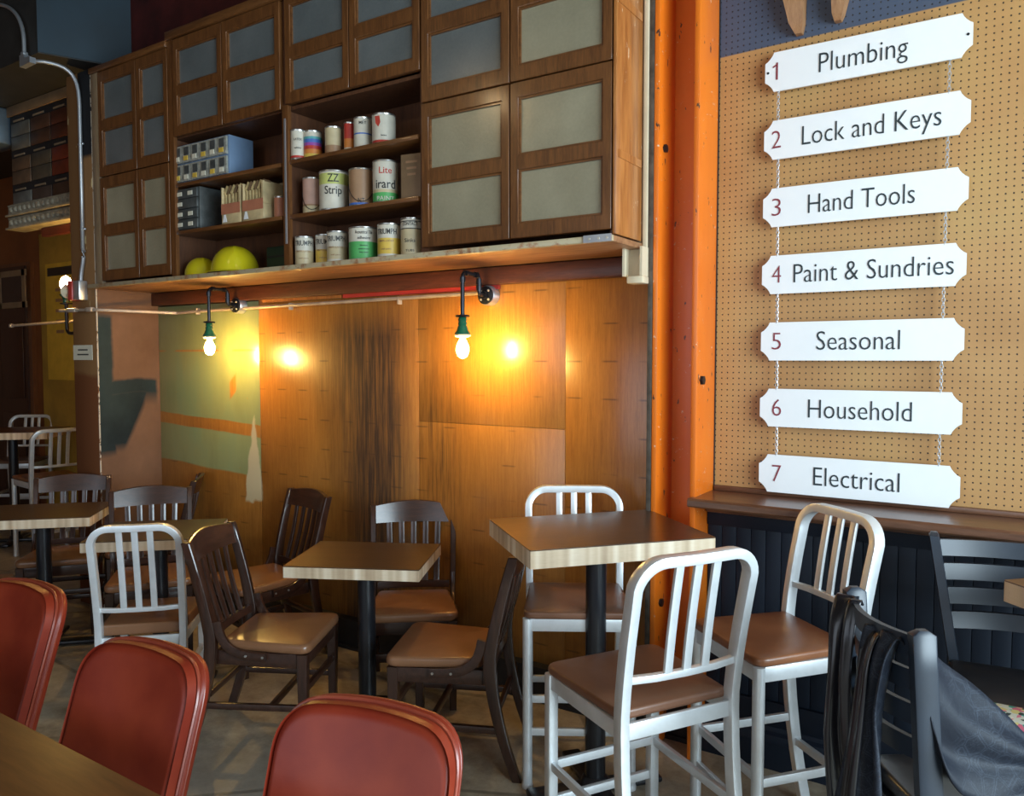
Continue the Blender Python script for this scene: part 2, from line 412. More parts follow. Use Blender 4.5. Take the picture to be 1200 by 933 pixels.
    def make(b, name, mat, parent=None, sharp=35):
        bmesh.ops.recalc_face_normals(b.bm, faces=b.bm.faces[:])
        me = bpy.data.meshes.new(name); b.bm.to_mesh(me); b.bm.free()
        mats = mat if isinstance(mat, (list, tuple)) else [mat]
        for k in mats: me.materials.append(MT[k] if isinstance(k, str) else k)
        try: me.set_sharp_from_angle(angle=R(sharp))
        except Exception: pass
        o = bpy.data.objects.new(name, me); C.objects.link(o)
        if parent: o.parent = parent
        return o
def struct(o): o['kind'] = 'structure'; return o
def tag(o, label, cat, group=None):
    o['label'] = label; o['category'] = cat
    if group: o['group'] = group
    return o
def thing(name, label, cat, loc=(0, 0, 0), rz=0, group=None):
    o = bpy.data.objects.new(name, None); C.objects.link(o); o.location = loc; o.rotation_euler = (0, 0, rz)
    o.empty_display_size = .1
    return tag(o, label, cat, group)
def copy_tree(root, loc, rz, label, group=None, scale=None):
    r = root.copy(); C.objects.link(r); r.location = loc; r.rotation_euler = (0, 0, rz); r['label'] = label
    if scale: r.scale = scale
    if group: r['group'] = group
    for ch in root.children:
        c = ch.copy(); C.objects.link(c); c.parent = r
        for g in ch.children: d = g.copy(); C.objects.link(d); d.parent = c
    return r
def bez(p0, p1, p2, p3, n=8):
    o = []
    for i in range(n+1):
        t = i/n; s = 1-t
        o.append(tuple(s**3*a+3*s*s*t*b_+3*s*t*t*c+t**3*d for a, b_, c, d in zip(p0, p1, p2, p3)))
    return o
def rpoly(pts, r, n=5):                   # polygon with rounded corners
    o = []; N = len(pts)
    for i in range(N):
        p = Vector(pts[i]); a = Vector(pts[i-1]); c = Vector(pts[(i+1) % N])
        rr = r[i] if isinstance(r, (list, tuple)) else r
        d1 = (a-p).normalized(); d2 = (c-p).normalized(); q0 = p+d1*rr; q1 = p+d2*rr
        for k in range(n+1):
            t = k/n; o.append(tuple(q0*(1-t)**2+p*2*t*(1-t)+q1*t*t))
    return o
def text_mesh(s, size, width=None, thin=-.006, depth=.0015):
    cu = bpy.data.curves.new('t', 'FONT'); cu.body = s; cu.size = size; cu.align_x = 'CENTER'; cu.align_y = 'BOTTOM_BASELINE'
    cu.extrude = depth/2; cu.offset = thin*size; cu.resolution_u = 3
    o = bpy.data.objects.new('t', cu); C.objects.link(o)
    me = bpy.data.meshes.new_from_object(o.evaluated_get(bpy.context.evaluated_depsgraph_get()))
    bpy.data.objects.remove(o); bpy.data.curves.remove(cu)
    xs = [v.co.x for v in me.vertices]
    if xs:
        c = (min(xs)+max(xs))/2; k = width/(max(xs)-min(xs)) if width else 1
        for v in me.vertices: v.co.x = (v.co.x-c)*k
    return me
def text_obj(name, s, size, loc, mat, parent, width=None, thin=-.006, face='-y'):
    me = text_mesh(s, size, width, thin); me.name = name
    for v in me.vertices:                  # stand the lettering up, facing -y
        x, y, z = v.co; v.co = (x, -z, y)
    me.materials.append(MT[mat]); o = bpy.data.objects.new(name, me); C.objects.link(o); o.location = loc
    o.parent = parent; return o
def text_wrap(name, s, size, rad, ang, z, mat, parent, width=None, thin=0.0):
    me = text_mesh(s, size, width, .008, .0008); me.name = name
    for v in me.vertices:
        x, y, zz = v.co; a = ang+x/rad; rr = rad+.0006+zz
        v.co = (math.cos(a)*rr, math.sin(a)*rr, z+y)
    me.materials.append(MT[mat]); o = bpy.data.objects.new(name, me); C.objects.link(o); o.parent = parent; return o
# ================================================================ the setting
W = 3.12
struct(B().span(-10.6, 3.2, -3.5, 4.2, -.12, 0).make('floor', 'floor'))
struct(B().span(-10.6, 3.2, -3.5, 4.2, 4.9, 5.0).make('ceiling', 'ceiling'))
wb = struct(B().span(-4.88, -1.05, 3.145, 3.3, 0, 4.9).make('wall_back', 'black_wall'))
for x0, x1, z0, z1, k in ((-4.88, -3.858, .13, 1.95, 'green'), (-3.855, -2.612, .13, 1.97, 'mid'),
                          (-2.610, -1.743, 1.2785, 1.97, 'plain'), (-2.610, -1.743, .13, 1.277, 'plain'), (-1.7415, -1.30, .13, 1.97, 'plain')):
    B().span(x0, x1, W, W+.02, z0, z1, bevel=.0015).make('plywood_panel', 'ply_'+k, wb)
struct(B().span(-4.88, -1.07, 3.065, 3.144, 0, .16).span(-4.88, -1.07, 3.05, 3.144, 0, .02).make('baseboard_back', 'black_wall'))
struct(B().span(-4.88, -1.30, 3.07, 3.144, 1.955, 2.036, bevel=.004).make('trim_1', 'beam'))
struct(B().span(-4.88, -1.30, 2.97, 3.144, 3.37, 4.35).make('trim_2', 'maroon'))
struct(B().span(-3.80, -3.145, 3.10, W, 1.936, 1.954).make('trim_3', 'cab_side'))
struct(B().span(-3.13, -2.10, 3.10, W, 1.935, 1.955).make('trim_4', 'redbox'))
# column of the left, painted in patches
struct(B().span(-5.165, -4.881, 2.70, 4.0, 0, 3.40, bevel=.004).make('wall_pier', 'column'))
# far room
fw = struct(B().span(-10.6, -5.16, 4.0, 4.2, 0, 4.9).make('wall_far', 'far_wall'))
struct(B().span(-10.6, -10.5, -3.5, 4.2, 0, 4.9).make('wall_left', 'far_wall'))
struct(B().span(-8.10, -7.2, 3.93, 4.0, 0, 2.82).make('trim_5', 'yellow'))
d = struct(B().span(-9.9, -8.36, 3.96, 4.0, 0, 2.58).make('door_1', 'door_trim'))
B().span(-9.86, -8.42, 3.93, 3.958, .02, 2.54).make('door_leaf', 'door_dark', d)
B().span(-8.90, -8.36, 3.915, 3.93, 2.44, 2.50).span(-8.90, -8.36, 3.915, 3.93, 2.12, 2.18).span(-8.93, -8.87, 3.915, 3.93, 2.12, 2.50).span(-8.44, -8.38, 3.915, 3.93, 2.12, 2.50).make('light_frame', 'plaster', d)
B().span(-8.87, -8.44, 3.92, 3.929, 2.18, 2.44).make('pane', 'dark_glass', d)
for z0, z1 in ((1.2, 1.98), (.2, 1.05)):
    B().span(-8.92, -8.46, 3.918, 3.93, z0, z1, bevel=.008).make('door_panel', 'door_dark', d)
# dark blue duct and soffit overhead
m2 = B(); P_ = [(-10.4, 2.50), (-5.095, 2.50), (-4.955, 2.80), (-4.885, 2.97), (-4.885, 3.99), (-10.4, 3.99)]
struct(m2.prism(P_, 3.475, 4.88, 'xy').make('trim_6', 'duct_dark'))
struct(B().prism([(-5.094, 2.50), (-5.088, 2.495), (-4.87, 2.968), (-4.876, 2.972)], 3.48, 4.88, 'xy').make('trim_7', 'duct'))
# orange steel column
col = struct(B().span(-1.225, -1.070, 3.095, 3.115, 0, 4.88).make('wall_column', 'orange'))
B().span(-1.240, -1.218, 2.930, 3.25, 0, 4.88, bevel=.003).make('flange', 'orange', col)
B().span(-1.078, -1.055, 2.932, 3.25, 0, 4.88, bevel=.004).make('flange', 'orange', col)
B().span(-1.262, -1.241, 2.93, 3.14, 0, 4.88, bevel=.002).make('steel_angle', 'rust_steel', col)
for z in (2.441, .60): B().lathe([(.004, .0), (.017, .0), (.017, .011), (.004, .012)], (-1.218, 2.985, z), 6, 'x', False).make('bolt', 'iron', col)
for z in (1.517, .145):
    B().lathe([(.004, .0), (.019, .0), (.019, .012), (.004, .013)], (-1.055, 2.985, z), 6, 'x', False).make('bolt', 'iron', col)
B().lathe([(.003, -.004), (.013, -.004), (.012, -.001), (.003, -.001)], (-1.10, 3.093, 1.517), 10, 'y').make('bolt', 'black_wall', col)  # dark disc standing in for the shadowy hole beside the bolt
# pegboard wall over a navy board dado
wr = struct(B().span(-1.05, 3.1, 3.175, 3.3, 0, 4.9).make('wall_right', 'navy'))
pb = B().span(-1.053, 1.5, 3.15, 3.174, 1.062, 3.9).make('pegboard', 'pegboard', wr)
led = struct(B().prism([(2.895, 1.026), (2.890, 1.032), (2.890, 1.052), (2.898, 1.060), (3.149, 1.060), (3.149, 1.026)], -1.072, 1.6, 'yz').make('trim_8', 'walnut_ledge'))
B().span(-1.05, 1.6, 3.135, 3.149, 1.060, 1.082, bevel=.004).make('back_lip', 'walnut_ledge', led)
B().span(-1.05, 1.6, 3.04, 3.08, .985, 1.026, bevel=.006).make('cove', 'walnut_ledge', led)
bw = .0585; x = -1.053
B().span(-1.053, 1.6, 3.095, 3.174, 0, 1.026).make('dado_backing', 'navy', wr)
while x < 1.1:
    B().span(x+.0010, x+bw-.0010, 3.081, 3.096, .255, .93, bevel=.0014).make('dado_board', 'navy', wr); x += bw
B().span(-1.053, 1.6, 3.070, 3.096, .93, 1.026, bevel=.002).make('dado_rail', 'navy', wr)
B().span(-1.053, 1.6, 3.072, 3.096, .12, .253, bevel=.002).make('dado_rail', 'navy', wr)
struct(B().prism([(3.035, 0), (3.035, .105), (3.045, .115), (3.05, .13), (3.065, .14), (3.070, .155), (3.095, .16), (3.095, 0)], -1.053, 1.6, 'yz').make('baseboard_right', 'navy'))
# unseen window walls: daylight from the right, front window added as fill
ws = struct(B().frame([-3.5, -1.1, 2.4, 3.3], [0, .6, 3.1, 4.9], {(1, 1)}, 0, .1).make('wall_side', 'plaster')); ws.location = (3.2, 0, 0); ws.rotation_euler = (0, 0, R(90))
w1 = struct(B().frame([-1.1, -1.04, .62, .68, 2.34, 2.4], [.6, .66, 3.04, 3.1], {(1, 1), (3, 1)}, 0, .08).make('window_1', 'black_metal')); w1.location = (3.17, 0, 0); w1.rotation_euler = (0, 0, R(90))
wf_ = struct(B().frame([-10.6, -3.9, 1.5, 3.2], [0, .7, 3.2, 4.9], {(1, 1)}, -3.5, -3.4).make('wall_front', 'plaster'))
w2 = struct(B().frame([-3.9, -3.84, -1.23, -1.17, 1.44, 1.5], [.7, .76, 3.14, 3.2], {(1, 1), (3, 1)}, -3.46, -3.38).make('window_fill', 'black_metal'))  # frame of the window added for fill

# ================================================================ wall cabinets
YF = 2.70
def door(cab, x0, x1, z0, z1, panes, kinds):
    s = .038; g = .003; x0 += g; x1 -= g; z0 += g; z1 -= g; y0, y1 = YF-.004, YF+.022
    (p0, p1), (p2_, p3_) = panes
    dr = B().frame([x0, x0+s, x1-s, x1], [z0, p0, p1, p2_, p3_, z1], {(1, 1), (1, 3)}, y0, y1).make('door', 'cab_wood', cab)
    bv = dr.modifiers.new('bevel', 'BEVEL'); bv.width = .0025; bv.segments = 2; bv.limit_method = 'ANGLE'
    for (p0, p1), kd in zip(panes, kinds):
        q = .008; a0, a1 = x0+s, x1-s
        B().frame([a0, a0+q, a1-q, a1], [p0, p0+q, p1-q, p1], {(1, 1)}, y0+.007, y0+.016).make('bead', 'cab_wood_h', dr)
        B().span(a0, a1, y0+.016, y0+.020, p0, p1).make('pane', kd, dr)
    return dr
U = 'pane_reflected_blue'; K = 'pane_cream'
def cabinet(label, x0, x1, z0, z1, open_z=None, side_mat='cab_wood', inner_back=2.98):
    t = thing('display_cabinet', label, 'cabinet', ((x0+x1)/2, 3.11, z0)); t.location = (0, 0, 0)
    sh = B().span(x0, x0+.02, YF+.02, 3.11, z0, z1).span(x1-.02, x1, YF+.02, 3.11, z0, z1).span(x0+.02, x1-.02, YF+.02, 3.11, z1-.02, z1).span(x0+.02, x1-.02, 3.095, 3.11, z0, z1-.02)
    sh.make('carcass', 'cab_in', t)
    return t
Z0, Z1, Z2 = 2.072, 2.719, 3.357
def rows(z0, z1):
    k = (z1-z0)/.645
    return [(z0+.062*k, z0+.285*k), (z0+.345*k, z0+.580*k)]
c1 = cabinet('tall narrow glazed cabinet at the left end, over the painted pier', -4.80, -4.080, Z0, Z2+.03)
B().span(-4.878, -4.803, YF-.002, 3.11, Z0-.02, Z2+.03, bevel=.004).make('end_stile', 'cab_pale', c1)
for (x0, x1) in ((-4.80, -4.395), (-4.395, -4.083)):
    for (z0, z1, kd) in ((Z0+.01, Z1, (K, K)), (Z1, Z2, (U, U))): door(c1, x0, x1, z0, z1, rows(z0, z1), kd)
B().span(-4.878, -4.083, YF-.016, YF+.02, Z2, Z2+.035, bevel=.004).make('cornice', 'cab_wood_h', c1)
c2 = cabinet('glazed cabinet above the open shelf bay holding the yellow hard hats', -4.080, -3.135, Z0, Z2+.07)
for (x0, x1) in ((-4.036, -3.600), (-3.600, -3.142)): door(c2, x0, x1, 2.848, Z2+.03, [(2.905, 3.072), (3.128, 3.325)], (U, U))
B().span(-4.078, -4.036, YF-.002, YF+.02, Z0, Z2+.03).make('stile', 'cab_wood', c2)
B().span(-4.078, -3.137, YF-.02, YF+.02, Z2+.03, Z2+.075, bevel=.004).make('cornice', 'cab_wood_h', c2)
c3 = cabinet('glazed cabinet above the open bay filled with paint tins', -3.135, -2.238, Z0, Z2+.07)
for (x0, x1) in ((-3.110, -2.668), (-2.668, -2.240)): door(c3, x0, x1, 2.866, Z2+.08, [(2.922, 3.085), (3.145, 3.345)], (U, U))
B().span(-3.133, -3.093, YF-.002, YF+.02, Z0, 2.864).make('stile', 'cab_wood', c3)
B().span(-3.118, -3.108, YF-.006, YF-.001, 2.18, 2.80).make('shelf_track', 'zinc', c3)
for cc, xs, zz in ((c2, (-4.058, -3.157), (2.570, 2.306)), (c3, (-3.113, -2.260), (2.574, 2.304))):
    for z in zz: B().span(xs[0], xs[1], YF+.004, 2.98, z, z+.020, bevel=.002).make('shelf', 'cab_wood_h', cc)
    B().span(xs[0], xs[1], 2.98, 2.995, Z0, 2.85).make('back_board', 'cab_in', cc)
    B().span(xs[0], xs[1], YF+.024, 3.09, 2.845, 2.862).make('bay_ceiling', 'cab_in', cc)
c4 = cabinet('large glazed cabinet at the right end, beside the orange column', -2.238, -1.306, Z0, Z2+.07)
for (x0, x1) in ((-2.236, -1.770), (-1.770, -1.309)):
    for (z0, z1, kd) in ((Z0+.018, Z1, (K, K)), (Z1, Z2+.02, (U if x0 < -2 else K,)*2)): door(c4, x0, x1, z0, z1, rows(z0, z1), kd)
B().span(-1.3055, -1.290, YF-.006, 2.93, Z0, Z2+.07, bevel=.003).make('end_panel', 'cab_side', c4)
for z in (2.36, 2.93): B().span(-1.2895, -1.287, YF+.01, 2.92, z, z+.03).make('cleat', 'cab_side', c4)
# strips between cabinet and column
st = struct(B().span(-1.330, -1.285, 2.932, 3.10, 1.93, 4.8, bevel=.003).make('trim_9', 'cab_pale'))
struct(B().span(-1.284, -1.263, 2.925, 3.10, 1.93, 4.8, bevel=.003).make('trim_10', 'cream'))
gd = thing('shutter_guide', 'cream metal guide bracket under the right end of the shelf', 'bracket', (-1.29, 2.90, 1.90))
B().span(-.055, -.045, -.03, .03, .03, .145).span(-.045, .025, .018, .03, .03, .145).span(.02, .03, -.03, .03, .03, .145).make('channel', 'cream', gd)
B().span(-.035, .035, -.035, .03, 0, .03, bevel=.006).make('foot', 'cream', gd)
# shelf board under the cabinets
sf = tag(B().span(-4.878, -1.285, 2.645, 3.075, 2.040, 2.064, bevel=.003).make('long_shelf', 'shelf'), 'long worn wooden shelf board running under all the wall cabinets', 'shelf')
B().span(-1.40, -1.283, 2.640, 2.6445, 2.038, 2.066).make('metal_strap', 'zinc', sf)
for x in (-1.375, -1.335, -1.30): B().lathe([(.0005, -.002), (.005, -.002), (.005, 0), (.0005, 0)], (x, 2.640, 2.052), 8, 'y').make('screw', 'chip', sf)

# ---------------------------------------------------------------- tins
def can(x, y, z, r, h, bands, label, group, rot=0, bail=False, texts=()):
    t = thing('paint_tin', label, 'tin', (x, y, z), rot, group)
    b = B(); b.lathe([(r*.2, .003), (r*.93, .003), (r, .0), (r*1.01, .003), (r*1.01, .006), (r*.985, .008), (r*.985, h-.008), (r*1.01, h-.006), (r*1.01, h-.002), (r*.96, h), (r*.93, h-.004), (r*.85, h-.004), (r*.83, h-.001), (r*.3, h-.001)], n=28)
    b.make('body', 'tin', t)
    for z0, z1, m in bands:
        B().lathe([(r*.99, .009+(h-.018)*z0), (r*.996, .009+(h-.018)*z0), (r*.996, .009+(h-.018)*z1), (r*.99, .009+(h-.018)*z1)], n=28, cap=False).make('label', m, t)
    if bail:
        B().tube([(r*1.02*math.cos(a), r*1.02*math.sin(a)-.004, h*.62-.5*h*abs(math.sin(a))*1) for a in [math.pi+math.pi*i/12 for i in range(13)]], .0016, 6).make('bail', 'iron', t)
    for (s, size, zz, m, wd) in texts: text_wrap('lettering', s, size, r, R(-90), zz*h, m, t, wd)
    return t
for nm, c in (('lab_white', (.54, .50, .41)), ('lab_cream', (.48, .39, .23)), ('lab_yellow', (.60, .40, .06)), ('lab_green', (.07, .34, .09)), ('lab_red', (.42, .03, .02)), ('lab_blue', (.05, .13, .42)),
              ('lab_teal', (.08, .32, .33)), ('lab_orange', (.55, .18, .03)), ('lab_purple', (.25, .05, .28)), ('lab_brown', (.30, .17, .09)), ('lab_pink', (.45, .27, .21)), ('lab_lime', (.42, .45, .13)), ('lab_black', (.02, .02, .02)), ('lab_copper', (.42, .16, .09))):
    MT[nm] = plain(nm, c, .45, var=.12, nscale=14)
F1 = [('lab_white',), ]
g1, g2, g3 = 'small tins on the top shelf', 'tins on the middle shelf', 'tins on the bottom shelf'
a = R(42)                                                     # labels face the room
T1 = 2.594
can(-3.066, 2.742, T1, .038, .150, [(0, .08, 'lab_red'), (.08, 1, 'lab_white')], 'white tin with a red foot line, first on the top shelf', g1, a, texts=[('LATEX', .016, .62, 'lab_black', .04), ('white', .014, .35, 'lab_black', .035)])
can(-3.003, 2.78, T1, .046, .142, [(0, .14, 'lab_yellow'), (.14, .32, 'lab_orange'), (.32, .46, 'lab_red'), (.46, .58, 'lab_purple'), (.58, .72, 'lab_blue'), (.72, .82, 'lab_teal'), (.82, 1, 'lab_white')], 'rainbow striped tin on the top shelf', g1, a)
can(-2.858, 2.78, T1, .042, .140, [(0, .32, 'lab_brown'), (.32, 1, 'lab_cream')], 'cream tin with a brown lower band on the top shelf', g1, a)
can(-2.753, 2.785, T1, .0285, .148, [(0, .12, 'lab_white'), (.12, .45, 'lab_orange'), (.45, 1, 'lab_red')], 'narrow bright red tin on the top shelf', g1, a)
can(-2.662, 2.78, T1, .043, .152, [(0, .45, 'lab_white'), (.45, .50, 'lab_blue'), (.50, 1, 'lab_white')], 'white tin with a thin blue stripe on the top shelf', g1, a, texts=[('MET', .020, .76, 'lab_black', .035)])
c = can(-2.528, 2.78, T1, .055, .144, [(0, .08, 'lab_red'), (.08, 1, 'lab_white')], 'wide white tin with a red shield, last on the top shelf', g1, a, texts=[('latex', .011, .25, 'lab_black', .025)])
bb = B(); bb.rings([[(math.cos(R(-90)+q/.055)*rr, math.sin(R(-90)+q/.055)*rr, z) for q, z in ((-.045, .128), (-.020, .128), (-.016, .098), (-.026, .078), (-.040, .095))] for rr in (.0552, .0562)], smooth=False); bb.make('shield', 'lab_red', c)
T2 = 2.324
can(-3.020, 2.79, T2, .050, .185, [(0, .2, 'lab_cream'), (.2, .25, 'lab_brown'), (.25, 1, 'lab_pink')], 'faded pink tin with a bail, first on the middle shelf', g2, a, True, [])
can(-2.864, 2.785, T2, .072, .195, [(0, .66, 'lab_white'), (.66, .96, 'lab_lime'), (.96, 1, 'lab_white')], 'big white tin with a lime green top band on the middle shelf', g2, a, False, [('ZZ', .055, .70, 'lab_black', .055), ('Strip', .055, .40, 'lab_black', .085)])
can(-2.679, 2.785, T2, .060, .183, [(0, .06, 'lab_blue'), (.06, 1, 'lab_brown')], 'bare brown tin with a curved bail on the middle shelf', g2, a, True, [('NT', .03, .1, 'lab_black', .03)])
can(-2.525, 2.785, T2, .060, .200, [(0, .22, 'lab_green'), (.22, .30, 'lab_cream'), (.30, 1, 'lab_white')], 'white and green paint tin with red script on the middle shelf', g2, a, False, [('Lite', .042, .68, 'lab_red', .06), ('irard', .058, .34, 'lab_black', .095), ('PAINT', .028, .06, 'lab_white', .085)])
T3 = 2.0655
tr = lambda zlat: [('TRIUMPH', .036, .68, 'lab_black', .100), ('VINYL-LATEX', .013, .46, 'lab_brown', .075), ('wall paint', .010, .24, 'lab_brown', .05)]
can(-3.048, 2.755, T3, .046, .150, [(0, .52, 'lab_cream'), (.52, 1, 'lab_white')], 'cream and white lettered tin, first on the bottom shelf', g3, a, False, tr(0))
can(-2.952, 2.800, T3, .044, .158, [(0, .52, 'lab_yellow'), (.52, 1, 'lab_white')], 'yellow lettered tin squeezed second on the bottom shelf', g3, a, False, tr(0))
can(-2.825, 2.765, T3, .051, .157, [(0, .08, 'lab_white'), (.08, .52, 'lab_cream'), (.52, 1, 'lab_white')], 'cream lettered tin left of the green one', g3, R(35), False, tr(0))
c = can(-2.652, 2.765, T3, .068, .160, [(0, .56, 'lab_green'), (.56, 1, 'lab_white')], 'wide green and white adhesive tin', g3, R(46), False, [('Acoustical Tile', .022, .78, 'lab_black', .085), ('adhesive', .020, .62, 'lab_black', .06), ('directions', .009, .42, 'lab_black', .035), ('spread and press', .009, .32, 'lab_black', .05), ('keep closed', .009, .22, 'lab_black', .04)])
can(-2.485, 2.765, T3, .056, .162, [(0, .08, 'lab_white'), (.08, .58, 'lab_yellow'), (.58, 1, 'lab_white')], 'yellow and white lettered tin right of the green one', g3, R(25), False, tr(0))
can(-2.350, 2.765, T3, .050, .175, [(0, .72, 'lab_cream'), (.72, .75, 'lab_black'), (.75, .93, 'lab_white'), (.93, .96, 'lab_black'), (.96, 1, 'lab_white')], 'slim cream tin with black bands, last on the bottom shelf', g3, R(30), False, [('CONTACT', .022, .79, 'lab_black', .075), ('Sinks', .024, .36, 'lab_black', .05), ('TUBS', .014, .12, 'lab_black', .04)])
can(-3.245, 2.775, 2.327, .032, .115, [(0, 1, 'lab_copper')], 'small copper coloured tin beside the brush boxes', g2, a)
# dark tall packet
MT['kraft'] = plain('kraft_card', (.20, .125, .065), .6, var=.2)
t = thing('brown_packet', 'tall brown card packet at the right end of the middle shelf', 'packet', (-2.345, 2.80, T2), R(10))
B().box((0, 0, .103), (.115, .10, .206), bevel=.004).make('carton', 'kraft', t)
for i in range(3): B().span(-.03+.004*i, .03-.004*i, -.0508, -.0501, .165-i*.028, .175-i*.028).make('print_line', 'lab_brown', t)
# parts organiser (two stacked rows of clear drawers)
MT['clear'] = plain('cloudy_plastic', (.30, .30, .26), .2, coat=.6, var=.35, nscale=30)
MT['blue_enamel'] = plain('pale_blue_enamel', (.13, .20, .31), .5, var=.12)
MT['grey_metal'] = plain('dull_grey_metal', (.075, .08, .078), .5, .3, var=.35, nscale=20)
t = thing('parts_organiser', 'pale blue steel organiser with twelve clear drawers, upper left shelf', 'organiser', (-3.835, 2.72, 2.592))
B().span(-.24, .24, .012, .17, 0, .215, bevel=.003).make('case', 'blue_enamel', t)
for j in range(2):
    for i in range(6):
        x0 = -.234+i*.078; z0 = .008+j*.104
        dr = B().span(x0+.003, x0+.075, -.004, .012, z0, z0+.018, ).span(x0+.003, x0+.075, -.001, .010, z0+.018, z0+.094).make('drawer', 'clear', t)
        B().span(x0+.022, x0+.056, -.008, -.004, z0+.010, z0+.034).make('paper_tag', 'paper' if (i+j) % 2 else 'lab_yellow', dr)
        B().span(x0+.018, x0+.060, -.0035, -.001, z0+.040, z0+.085).make('opening', 'grey_metal', dr)
t = thing('drawer_chest', 'dull grey metal chest of small drawers, lower left shelf', 'chest', (-3.965, 2.715, 2.3265))
B().span(-.115, .115, .012, .20, 0, .235, bevel=.004).make('case', 'grey_metal', t)
for j in range(4):
    dr = B().span(-.105, .105, 0, .012, .008+j*.057, .060+j*.057, bevel=.003).make('drawer', 'grey_metal', t)
    for s in (-.05, .045):
        if j in (0, 1, 3) or s < 0: B().span(s-.02, s+.02, -.003, 0, .022+j*.057, .044+j*.057).make('label_holder', 'paper', dr)
# brush boxes: cream cartons holding rows of pale brushes
MT['bristle'] = plain('pale_bristle', (.50, .38, .18), .6, var=.3, nscale=40)
MT['carton'] = plain('cream_carton', (.50, .38, .20), .6, var=.25, nscale=12)
for k, (x0, wd, n, lab) in enumerate(((-3.575, .155, 5, 'left carton of upright paint brushes on the lower left shelf'), (-3.395, .165, 6, 'right carton of upright paint brushes on the lower left shelf'))):
    t = thing('brush_carton', lab, 'box', (x0, 2.72, 2.3265), 0, 'cartons of brushes')
    B().span(-wd/2, wd/2, 0, .14, 0, .085, bevel=.003).make('tray', 'carton', t)
    B().span(-wd/2, wd/2, -.002, 0, .055, .11).make('band', 'lab_copper', t)
    B().span(-wd/2, -wd/2+.006, 0, .14, .085, .20).span(wd/2-.012, wd/2, 0, .14, .085, .20).span(-wd/2, wd/2, .13, .14, .085, .21).make('back_card', 'carton', t)
    B().prism([(-wd/2+.012, .012), (-wd/2+.05, .012), (-wd/2+.036, .052), (-wd/2+.024, .052)], -.0035, -.002, 'xz').make('price_mark', 'white', t)
    for i in range(n):
        xx = -wd/2+.018+i*(wd-.04)/(n-1)
        br = B().span(xx-.008, xx+.008, .012, .05, .085, .165, bevel=.003).make('brush', 'bristle', t)
        B().box((xx+.006, .03, .185), (.014, .04, .05), Matrix.Rotation(R(35), 3, 'Y')).make('brush_tip', 'kraft' if i % 2 else 'bristle', br)
# hard hats
def hat(x, y, z, s, label, rz):
    t = thing('hard_hat', label, 'hat', (x, y, z), rz, 'yellow hard hats'); t.scale = (s, s, s)
    b = B(); n = 32; rs = []
    for i in range(0, 13):
        u = math.pi/2*i/12; r = math.cos(u); zz = math.sin(u)
        ring = []
        for k in range(n):
            a_ = 2*math.pi*k/n; rx, ry = .115*max(r, .02)**.85, .138*max(r, .02)**.85
            ridge = .010*max(0, 1-abs(math.cos(a_)*rx)/.022)*min(1, zz*2)*min(1, (1-zz)*5)
            ring.append((math.cos(a_)*rx, math.sin(a_)*ry, .012+.128*zz+ridge))
        rs.append(ring)
    b.rings(rs); b.make('shell', 'yellow_plastic', t)
    b = B(); b.rings([[(math.cos(2*math.pi*k/n)*(.113+o), math.sin(2*math.pi*k/n)*(.136+o)-(o*max(0, -math.sin(2*math.pi*k/n))*.9), zz) for k in range(n)] for o, zz in ((0, .014), (.018, .006), (.020, .002), (.016, .001), (0, .006))]); b.make('brim', 'yellow_plastic', t)
hat(-3.945, 2.80, 2.0655, .82, 'smaller yellow hard hat, left on the bottom shelf', R(60))
hat(-3.650, 2.80, 2.0655, 1.12, 'larger yellow hard hat, right of the smaller one', R(50))
t = thing('green_crate', 'dark green box behind the larger hard hat', 'box', (-3.36, 2.93, 2.0655))
B().span(-.14, .14, -.04, .04, 0, .15, bevel=.006).make('crate_body', plain('dark_green', (.012, .03, .016), .6), t)
B().span(-.13, .13, -.044, -.04, .09, .10).make('rim', 'black_wall', t)

